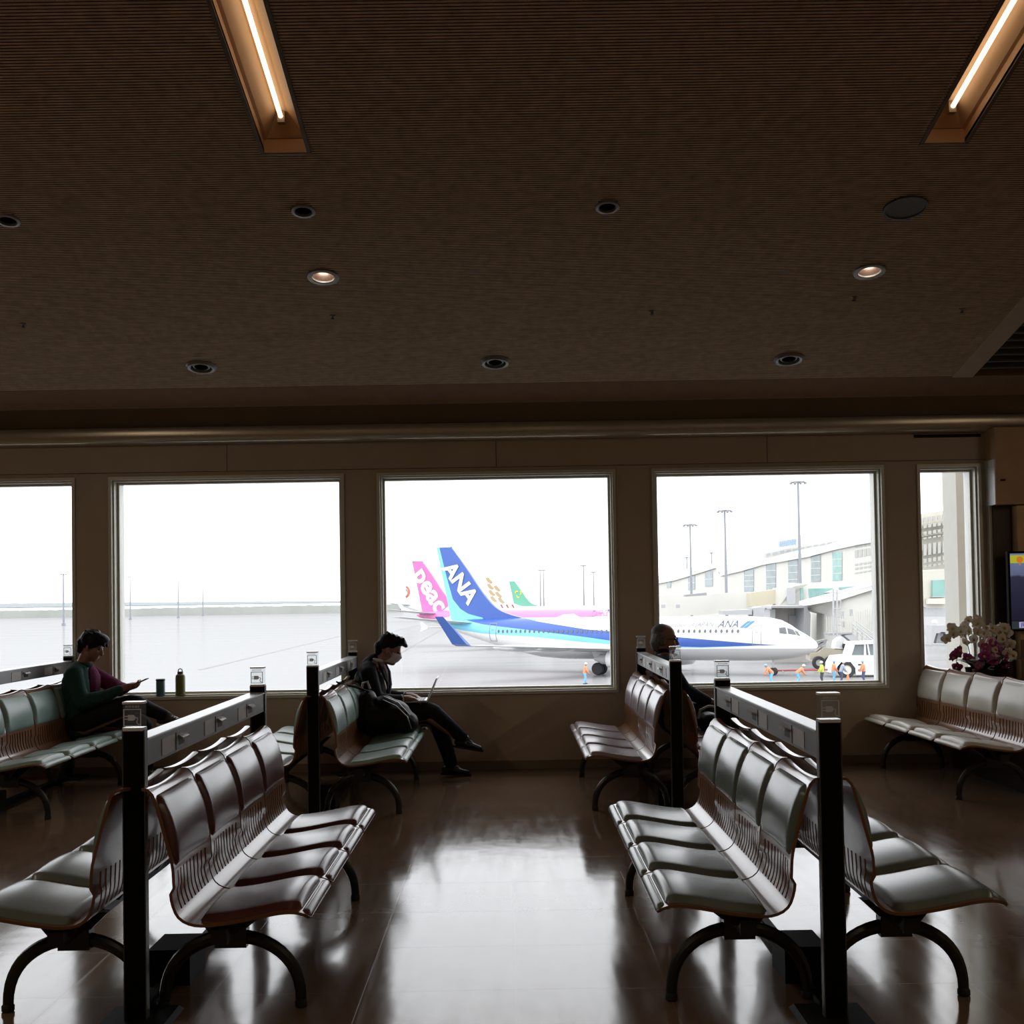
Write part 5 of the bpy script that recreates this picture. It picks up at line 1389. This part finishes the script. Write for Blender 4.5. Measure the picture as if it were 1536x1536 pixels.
for y in (-2, 12, 37): pslab(la, [(1376, 794 + y, 199), (1440, 784 + y, 199), (1440, 780 + y, 199), (1376, 790 + y, 199)], org, 1.5, -.8)
la.build('annex_wall', M_bld2, tb)
lg.build('lattice_opening', mat('lattice_glass', (.40, .40, .37), .5), tb)  # even grey tone for the lattice openings
sg = MB()
for k in range(9): 
    a = 1168.5 + k * 3; pslab(sg, [(a, 821 - k * .45, 342), (a + 2.2, 820.7 - k * .45, 342), (a + 2.2, 811.5 - k * .45, 342), (a, 812 - k * .45, 342)], org, .6)
pslab(sg, [(1168, 816.6, 342.2), (1196, 812.4, 342.2), (1196, 811, 342.2), (1168, 815.2, 342.2)], org, .4)
tag(sg.build('roof_sign', mat('pale_blue_sign', (.36, .46, .64), .5), tb), 'pale blue sign on the roof, too small to read')
cg = MB()
pslab(cg, [(1200, 893, 205), (1250, 893, 205), (1330, 880, 196), (1330, 866, 196), (1260, 874, 204), (1200, 878, 205)], org, 5)
cg.build('corridor', M_bld, tb)
for pts in ([(1212, 898, 203), (1230, 898.5, 203), (1249, 894.5, 203), (1249, 882, 203), (1212, 883, 203)], [(1257, 893, 202), (1313, 882.5, 194), (1313, 876.5, 194), (1257, 881, 202)]):
    pslab(MB(), pts, org, .4, -.5).build('corridor_glazing', M_gl2, tb)

# ------------------------------------------------------------------ boarding bridges
def bridge(label, base):
    return thing('boarding_bridge', label, 'boarding bridge', base)
o1 = Vector((40, 150, APRON)); b1 = bridge('long white boarding bridge reaching across above the aircraft nose', o1)
pslab(pslab(MB(), [(930, 925, 160), (1060, 922, 154), (1060, 891, 154), (930, 895, 160)], o1, 3.2), [(1060, 922, 154), (1128, 914, 151), (1128, 888, 151), (1060, 891, 154)], o1, 3.2).build('tunnel', M_bld, b1)
rb_ = MB()
for k in range(24):
    px = 990 + k * 5.7; pslab(rb_, [(px, 917 - max(0, px - 1060) * .09, 152), (px + 1, 917 - max(0, px - 1060) * .09, 152), (px + 1, 893 - max(0, px - 1060) * .05, 152), (px, 893 - max(0, px - 1060) * .05, 152)], o1, .3, -.1)
mat('white_tunnel_rib', (.54, .53, .49), .6)
pslab(MB(), [(1126, 910, 148), (1172, 905, 146), (1172, 883, 146), (1126, 889, 148)], o1, 2.6).build('inner_tunnel', M_tan, b1)
for px in (992, 1014): pslab(MB(), [(px, 912, 151), (px + 6, 912, 151), (px + 6, 907, 151), (px, 907, 151)], o1, .2).build('tunnel_window', M_grm, b1)
pslab(MB(), [(1029, 895, 150), (1060, 893, 150), (1060, 889, 150), (1029, 892, 150)], o1, 2).build('roof_unit', M_gr, b1)
pslab(MB(), [(1170, 908, 144), (1212, 908, 143), (1212, 876, 143), (1190, 874, 143), (1190, 880, 143), (1170, 882, 144)], o1, 4).build('rotunda', M_bld, b1)
for (a, b, m) in ((1181, 1193, M_grm), (1201, 1205, M_gl2)): pslab(MB(), [(a, 906, 142.6), (b, 906, 142.6), (b, 882, 142.6), (a, 882, 142.6)], o1, .3).build('rotunda_panel', m, b1)
ug = MB()
for a, b, y0, y1 in ((1085, 1128, 914, 922), (1130, 1148, 910, 925), (1150, 1158, 908, 926)): pslab(ug, [(a, y1, 140), (b, y1, 140), (b, y0, 140), (a, y0 + 2, 140)], o1, 3)
ug.build('drive_unit', M_grm, b1)
# cab: canopy, back wall, door opening, side fold
pslab(MB(), [(1155, 914, 124), (1163, 914, 124), (1163, 930, 124), (1155, 926, 124)], o1, 3).build('cab_side', M_grm, b1)
pslab(MB(), [(1156, 912, 122), (1211, 912, 122), (1211, 909, 122), (1158, 909, 122)], o1, 5).build('canopy', M_gr, b1)
pslab(MB(), [(1160, 1000, 126), (1212, 1000, 126), (1212, 912, 126), (1160, 912, 126)], o1, 1).build('cab_wall', mat('cab_beige_panel', (.42, .40, .37), .6), b1)
pslab(MB(), [(1183, 960, 125.6), (1201, 960, 125.6), (1201, 923, 125.6), (1183, 923, 125.6)], o1, .3).build('cab_door', M_gr, b1)
pslab(MB(), [(1206, 955, 122), (1215, 957, 122), (1216, 921, 122), (1211, 912, 122), (1206, 912, 122)], o1, 4.5).build('cab_fold', M_gr, b1)
pslab(MB(), [(1218, 1000, 128), (1243, 1000, 128), (1243, 914, 128), (1218, 908, 128)], o1, 4).build('support_tower', M_bld, b1)
pslab(MB(), [(1227, 970, 127.6), (1239, 970, 127.6), (1239, 921, 127.6), (1227, 921, 127.6)], o1, .3).build('tower_door', mat('blue_grey_door', (.40, .43, .48), .5), b1)
o2 = Vector((45, 118, APRON)); b2 = bridge('second sloping white boarding bridge at the right of the aircraft nose', o2)
pslab(MB(), [(1237, 962, 122), (1290, 962, 116), (1345, 950, 110), (1345, 880, 110), (1312, 880, 113), (1262, 896, 119), (1215, 906, 123), (1215, 915, 123), (1237, 921, 122)], o2, 3.2).build('tunnel', M_bld, b2)
pslab(MB(), [(1212, 908, 121), (1262, 899, 118.5), (1312, 883, 112.5), (1345, 882, 109.5), (1345, 874, 109.5), (1312, 876, 112.5), (1262, 891, 118.5), (1212, 902, 121)], o2, 4, -.3).build('tunnel_roof', mat('white_tunnel_roof', (.74, .74, .72), .5), b2)
for px, y0, y1, w2 in ((1262, 917, 928, 4), (1275, 914, 924, 4), (1263, 932, 941, 5)): pslab(MB(), [(px, y1, 114), (px + w2, y1, 114), (px + w2, y0, 114), (px, y0, 114)], o2, .2).build('tunnel_window', M_grm, b2)
rl = MB()
for k in range(30):
    px = 1240 + k * 3.4; pslab(rl, [(px, 955, 112.5), (px + .6, 955, 112.5), (px + .6, 925 - max(0, px - 1262) * .3, 112.5), (px, 925 - max(0, px - 1262) * .3, 112.5)], o2, .1)
rl.build('tunnel_rib', MATS['white_tunnel_rib'], b2)
la_ = MB()
for px in (1250, 1255.5): la_.tube([at(px, 955, 110) - o2, at(px, 884, 110) - o2], .09, 6)
for k in range(5): la_.tube([at(1250, 889 + k * 12, 110) - o2, at(1261, 889 + k * 12, 110) - o2], .05, 6)
for a, b in (((1261, 899), (1261, 911)), ((1250, 899), (1250, 911))): la_.tube([at(*a, 110) - o2, at(*b, 110) - o2], .05, 6)
la_.build('service_ladder', M_grm, b2)
sp_ = MB(); pslab(sp_, [(1244, 953, 110), (1279, 951, 110), (1279, 949, 110), (1244, 950, 110)], o2, 2)
pslab(sp_, [(1266, 953, 110), (1296, 977, 108), (1302, 976, 108), (1281, 951, 110)], o2, 1.2); sp_.build('stair_flight', M_gr, b2)
hr = MB()
for dy in (0, 6): 
    hr.tube([at(1279, 936 + dy, 109) - o2, at(1316, 966 + dy, 107) - o2], .05, 6); hr.tube([at(1284, 932 + dy, 110) - o2, at(1322, 960 + dy, 108) - o2], .05, 6)
for k in range(6): hr.tube([at(1279 + k * 7, 936 + k * 5.8, 109) - o2, at(1279 + k * 7, 952 + k * 5.8, 109) - o2], .04, 6)
hr.build('stair_rail', M_grm, b2)
o3 = Vector((40, 60, APRON)); b3 = bridge('boarding bridge end with a green window, seen in the narrow right window', o3)
pslab(MB(), [(1376, 905, 62), (1390, 912, 62), (1424, 912, 62), (1424, 853, 62), (1376, 857, 62)], o3, 3.5).build('cab_wall', M_bld2, b3)
pslab(MB(), [(1399, 895, 61.8), (1418.5, 895, 61.8), (1418.5, 869.5, 61.8), (1399, 870.5, 61.8)], o3, .3).build('green_window', M_gl2, b3)
pslab(MB(), [(1398, 896, 61.7), (1419.5, 896, 61.7), (1419.5, 895, 61.7), (1398, 895, 61.7)], o3, .3).build('window_sill', M_grm, b3)
pslab(MB(), [(1392, 906, 61.6), (1421, 906, 61.6), (1421, 897, 61.6), (1392, 898, 61.6)], o3, .3).build('apron_panel', mat('cream_tunnel_panel', (.60, .57, .48), .6), b3)
pslab(MB(), [(1423, 915, 58), (1450, 945, 52), (1450, 858, 52), (1423, 858, 58)], o3, .4).build('tunnel', M_white, b3)
pslab(MB(), [(1390, 925, 62), (1424, 925, 62), (1424, 912, 62), (1390, 912, 62)], o3, 2.5).build('under_frame', M_grm, b3)
tr_ = thing('baggage_trailer', 'small trailer with a white round load under the boarding bridge, narrow right window', 'trailer', gnd(1407, 968, APRON))
ot = tr_.location.copy(); DT = ot.y
pslab(MB(), [(1396, 968, DT), (1399, 968, DT), (1405, 948, DT), (1418, 948, DT), (1421, 966, DT), (1424, 966, DT), (1420, 938, DT), (1398, 938, DT)], ot, 2).build('ramp_frame', M_grm, tr_)
pslab(MB(), [(1404, 965, DT + .6), (1417, 965, DT + .6), (1415, 950, DT + .6), (1407, 950, DT + .6)], ot, 1).build('ramp_bed', M_gr, tr_)
pc_ = at(1405, 933, DT) - ot; MB().ell(tuple(pc_ + Vector((0, .8, 0))), (.36, .5, .26), n=14, m=10).build('load', M_white, tr_, smooth=True)
# exterior pier just outside the narrow window
xp0, xp1 = at(1437, 850, 12.6).x, at(1456, 850, 12.6).x
struct(MB().box((xp0, 12.6, APRON), (xp1 + .2, 13.0, 4.5)).build('pillar_exterior', mat('beige_pier', (.36, .355, .32), .6, var=.03)))

# ------------------------------------------------------------------ tow tractor, loader, tow bar, cone
tg = gnd(1268, 1016.5, APRON); 
tt = thing('tow_tractor', 'white aircraft tow tractor with a big black wheel beside the nose', 'tractor', tg)
def Lp(px, py, dy=0): return at(px, py, tg.y + dy) - tg
body = MB()
pslab(body, [(1252, 1012, tg.y), (1256, 1000, tg.y), (1262, 993, tg.y), (1276, 993, tg.y), (1283, 1002, tg.y), (1284, 1012, tg.y), (1340, 1012, tg.y), (1340, 983, tg.y), (1278, 983, tg.y), (1256, 985, tg.y), (1250, 996, tg.y), (1249, 1010, tg.y)], tg, 2.6)
body.build('body', M_white, tt)
cabm = MB()
for pts in ([(1276, 983), (1278, 983), (1283, 967), (1281, 966)], [(1297, 983), (1300, 983), (1299, 966), (1297, 966)], [(1304, 983), (1306, 983), (1303, 966), (1301, 966)], [(1336, 983), (1340, 983), (1340, 966), (1336, 966)]): pslab(cabm, [(a, b, tg.y) for a, b in pts], tg, 2.4, .1)
pslab(cabm, [(1278, 967, tg.y), (1340, 965, tg.y), (1340, 961.5, tg.y), (1280, 963.5, tg.y)], tg, 2.7)
cabm.build('cab', M_white, tt)
pslab(MB(), [(1279, 983, tg.y), (1338, 983, tg.y), (1338, 966, tg.y), (1284, 967, tg.y)], tg, 2.0, .3).build('cab_glass', mat('cab_glass_tint', (.18, .22, .22), .1, var=0), tt)
def twheel(px, py, r, dy, m, parent, w=.3):
    p = Lp(px, py, dy)
    o = MB().lathe([(r * .55, -w), (r * .92, -w), (r, -w * .6), (r, w * .6), (r * .92, w), (r * .55, w)], 24, c=p, R=Matrix.Rotation(PI / 2, 3, 'X'), caps=False).build('wheel', M_tyre, parent, smooth=True)
    MB().lathe([(.02, -w * .75), (r * .5, -w * .7), (r * .56, -w * .95), (r * .56, w)], 18, c=p, R=Matrix.Rotation(-PI / 2, 3, 'X')).build('hub', m, o, smooth=True)
twheel(1269, 1004.5, .72, .35, mat('pale_wheel_hub', (.66, .64, .58), .5), tt)
twheel(1326, 1004.5, .72, .35, MATS['pale_wheel_hub'], tt)
vn = MB()
for a, b in ((1287, 996), (1287.5, 1004)): pslab(vn, [(a, b + 2, tg.y), (a + 8, b + 2, tg.y), (a + 8, b, tg.y), (a, b, tg.y)], tg, .1, -.05)
vn.build('vent', M_tyre, tt)
bl = gnd(1232, 1004, APRON); lo = thing('belt_loader', 'low beige loader with dark tyres between the nose and the tractor', 'vehicle', bl)
def loader_slab(pts, m, n, dd=1.6, off=0): pslab(MB(), [(a, b, bl.y) for a, b in pts], bl, dd, off).build(n, m, lo)
loader_slab([(1215, 990), (1262, 990), (1268, 974), (1236, 972), (1228, 978), (1215, 980)], mat('loader_beige', (.46, .42, .33), .55), 'chassis')
loader_slab([(1213, 982), (1240, 966), (1243, 960), (1241, 959), (1226, 962), (1226, 964), (1238, 963), (1211, 979)], M_gr, 'belt_arm', .8, .4)
loader_slab([(1252, 974), (1282, 976), (1280, 962), (1262, 955), (1254, 962)], M_white, 'engine_cover', 1.4)
for px, py, r in ((1228, 994, .62), (1246, 994, .62), (1270, 969, .40)):
    p = at(px, py, bl.y - .2) - bl
    o = MB().lathe([(r * .5, -.2), (r * .9, -.2), (r, -.12), (r, .12), (r * .9, .2), (r * .5, .2)], 20, c=p, R=Matrix.Rotation(PI / 2, 3, 'X'), caps=False).build('wheel', M_tyre, lo, smooth=True)
    MB().lathe([(.02, -.16), (r * .5, -.15), (r * .5, .15)], 14, c=p, R=Matrix.Rotation(-PI / 2, 3, 'X')).build('hub', M_grm, o)
ng = nose + RZ @ Vector((-4.0, 0, 0)); tbp = thing('tow_bar', 'red tow bar running from the nose wheel to the tractor', 'tow bar', (ng.x, ng.y, APRON))
e1 = gnd(1252, 1015, APRON) - Vector(tbp.location)
MB().tube([(.3, 0, .42), (e1.x, e1.y, .62)], .07, 8).build('bar', mat('red_paint', (.45, .06, .06), .5), tbp)
MB().tube([(e1.x * .15, e1.y * .15, .42), (e1.x * .2, e1.y * .2, .15)], .05, 6).tube([(e1.x * .9, e1.y * .9, .6), (e1.x * .9, e1.y * .9, .2)], .05, 6).build('caster_leg', M_grm, tbp)
cn = thing('traffic_cone', 'orange traffic cone in front of the tractor\'s wheel', 'cone', gnd(1272, 1024.5, APRON))
MB().lathe([(.20, .04), (.19, .06), (.05, .72), (.02, .73)], 16).build('cone', mat('orange_cone', (.62, .22, .10), .6), cn, smooth=True)
MB().box((-.24, -.24, 0), (.24, .24, .045)).build('base', MATS['orange_cone'], cn)

# ------------------------------------------------------------------ ground crew
M_hi = {'orange': mat('orange_vest', (.68, .27, .13), .7), 'yellow': mat('lime_vest', (.50, .60, .10), .7), 'blue': mat('light_blue_overall', (.18, .46, .68), .7), 'navy': mat('navy_trousers', (.06, .08, .16), .7), 'grey': mat('grey_overall', (.30, .34, .42), .7), 'white': mat('white_helmet', (.80, .80, .80), .4), 'bhat': mat('blue_helmet', (.25, .45, .70), .4), 'dark': mat('dark_trousers', (.05, .055, .08), .7)}
def crew(px, pyfoot, bend, top, legs, hat, label, face=1):
    g = gnd(px, pyfoot, APRON); t = thing('person', label, 'person', g, 0, 'ground crew on the apron')
    f = face; hip = Vector((-.05 * f * bend, 0, .90)); sh = hip + Vector((math.sin(bend) * f, 0, math.cos(bend))) * .48
    hd = sh + Vector((math.sin(bend * .8) * f, 0, math.cos(bend * .8))) * .27; hd.z += .0
    b = MB(); b.ell(hd, (.085, .08, .12), n=12, m=10); chain(b, [(sh, .06), (hd, .055)]); chain(b, [(hip, .13), (sh, .13)], 1.3)
    hands = []
    for s in (-1, 1):
        el = sh + Vector((.12 * f, s * .24, -.26)); ha = el + Vector((.13 * f, -s * .05, -.20)); hands.append((el, ha))
        chain(b, [(sh + Vector((0, s * .17, 0)), .055), (el, .042), (ha, .035)])
        hand(b, ha, (f, 0, -.4), (0, 0, -1), -s * f, .6, L=.18)
        chain(b, [(hip + Vector((0, s * .09, 0)), .09), (Vector((.06 * f, s * .11, .48)), .065), (Vector((-.02 * f + s * .06, s * .12, .08)), .045)])
    b.ell(hd + Vector((.085 * f, 0, -.01)), (.022, .016, .02), n=8, m=6)
    fuse(b, 'body', M_skin, t, .012, 2)
    j = MB(); chain(j, [(hip + Vector((0, 0, .02)), .155), (sh - Vector((0, 0, .02)), .155)], 1.35)
    for s in (-1, 1): el, ha = hands[(s + 1) // 2]; chain(j, [(sh + Vector((0, s * .16, -.01)), .075), (el, .062), (ha, .048)])
    fuse(j, 'jacket', M_hi[top], t, .014, 3)
    l = MB(); chain(l, [(hip + Vector((0, -.05, -.03)), .145), (hip + Vector((0, .05, -.03)), .145)])
    for s in (-1, 1): chain(l, [(hip + Vector((0, s * .09, -.02)), .115), (Vector((.06 * f, s * .11, .48)), .088), (Vector((-.02 * f + s * .06, s * .12, .09)), .07)])
    fuse(l, 'trousers', M_hi[legs], t, .014, 3)
    for s in (-1, 1):
        q = MB(); p = Vector((-.02 * f + s * .06, s * .12, .045)); capsule(q, p - Vector((.05 * f, 0, 0)), .045, p + Vector((.15 * f, 0, -.008)), .036, flat=1.0); q.build('boot', M_tyre, t, smooth=True)
    h = MB(); h.ell(hd + Vector((0, 0, .055)), (.125, .115, .10), n=16, m=10); h.ell(hd + Vector((.05 * f, 0, .045)), (.13, .10, .018), n=14, m=6); h.build('helmet', M_hi[hat], t, smooth=True)
crew(1157.5, 1026, .75, 'orange', 'blue', 'bhat', 'crew member in blue overalls bending by the nose wheel', -1)
crew(1197, 1026, .85, 'orange', 'blue', 'white', 'crew member in red-orange top and blue trousers stooping at the tow bar', 1)
crew(1233.5, 1025, .05, 'yellow', 'dark', 'white', 'crew member in lime vest and white helmet standing upright', -1)
crew(1250.5, 1023.5, .10, 'orange', 'blue', 'bhat', 'crew member in orange vest and blue helmet left of the tractor wheel', 1)
crew(1262, 1024, .35, 'grey', 'navy', 'white', 'crew member in grey in front of the tractor wheel', 1)
crew(1296, 1023.5, .12, 'orange', 'navy', 'bhat', 'crew member in orange top and navy trousers before the tractor cab', -1)
crew(877.5, 1026, .15, 'orange', 'blue', 'white', 'crew member in orange and light blue beside the main wheel', 1)
# ------------------------------------------------------------------ overcast sky and render settings
w = bpy.data.worlds.new('overcast'); SC.world = w; w.use_nodes = True; nt = w.node_tree
bg_ = nt.nodes['Background']; tc = nt.nodes.new('ShaderNodeTexCoord'); sp = nt.nodes.new('ShaderNodeSeparateXYZ'); nt.links.new(tc.outputs['Generated'], sp.inputs[0])
cr = nt.nodes.new('ShaderNodeValToRGB'); e = cr.color_ramp.elements
e[0].position = 0; e[0].color = (.93, .96, 1.0, 1); e[1].position = 1; e[1].color = (1, 1, 1, 1)
nz = nt.nodes.new('ShaderNodeTexNoise'); nz.inputs['Scale'].default_value = 3; nz.inputs['Detail'].default_value = 4
nt.links.new(tc.outputs['Generated'], nz.inputs['Vector'])
nt.links.new(sp.outputs['Z'], cr.inputs[0])
mr = nt.nodes.new('ShaderNodeMapRange'); mr.inputs['To Min'].default_value = SKY * .92; mr.inputs['To Max'].default_value = SKY * 1.08
nt.links.new(nz.outputs['Fac'], mr.inputs[0]); nt.links.new(mr.outputs[0], bg_.inputs['Strength']); nt.links.new(cr.outputs[0], bg_.inputs['Color'])
# daylight portals at the windows (sampling guides, no light of their own)
for i, (a, b) in enumerate(WIN):
    l = bpy.data.lights.new('window_portal', 'AREA'); l.shape = 'RECTANGLE'; l.size = b - a; l.size_y = ZH - ZS; l.cycles.is_portal = True
    o = bpy.data.objects.new('window_portal', l); COL.objects.link(o); o.location = ((a + b) / 2, YW + .32, (ZS + ZH) / 2); o.rotation_euler = (-PI / 2, 0, 0)
# added fill lights, unseen in a row behind the viewer, brightening the walls
for x in (-6.6, -3.0, .6, 4.2):
    l = bpy.data.lights.new('hall_fill', 'AREA'); l.shape = 'RECTANGLE'; l.size = .25; l.size_y = 5.0; l.energy = HALL_FILL; l.color = (1, .80, .58)
    o = bpy.data.objects.new('hall_fill', l); COL.objects.link(o); o.location = (x, -1.6, 4.45)
for x, e_ in ((-4.93, SIDE_FILL), (6.2, SIDE_FILL)):  # added unseen side fill, set at the tube lamps' spacing
    l = bpy.data.lights.new('hall_fill', 'AREA'); l.shape = 'RECTANGLE'; l.size = .2; l.size_y = 4.2; l.energy = e_; l.color = (1, .80, .58)
    o = bpy.data.objects.new('hall_fill', l); COL.objects.link(o); o.location = (x, 4.4, 4.15); 
vs = SC.view_settings; vs.view_transform = 'Standard'; vs.look = 'None'; vs.gamma = 1; vs.use_curve_mapping = False; vs.exposure = 0.0
c = SC.cycles
c.max_bounces = 10; c.diffuse_bounces = 6; c.glossy_bounces = 5; c.transparent_max_bounces = 16
c.sample_clamp_indirect = 6; c.caustics_reflective = False; c.caustics_refractive = False
c.use_denoising = True
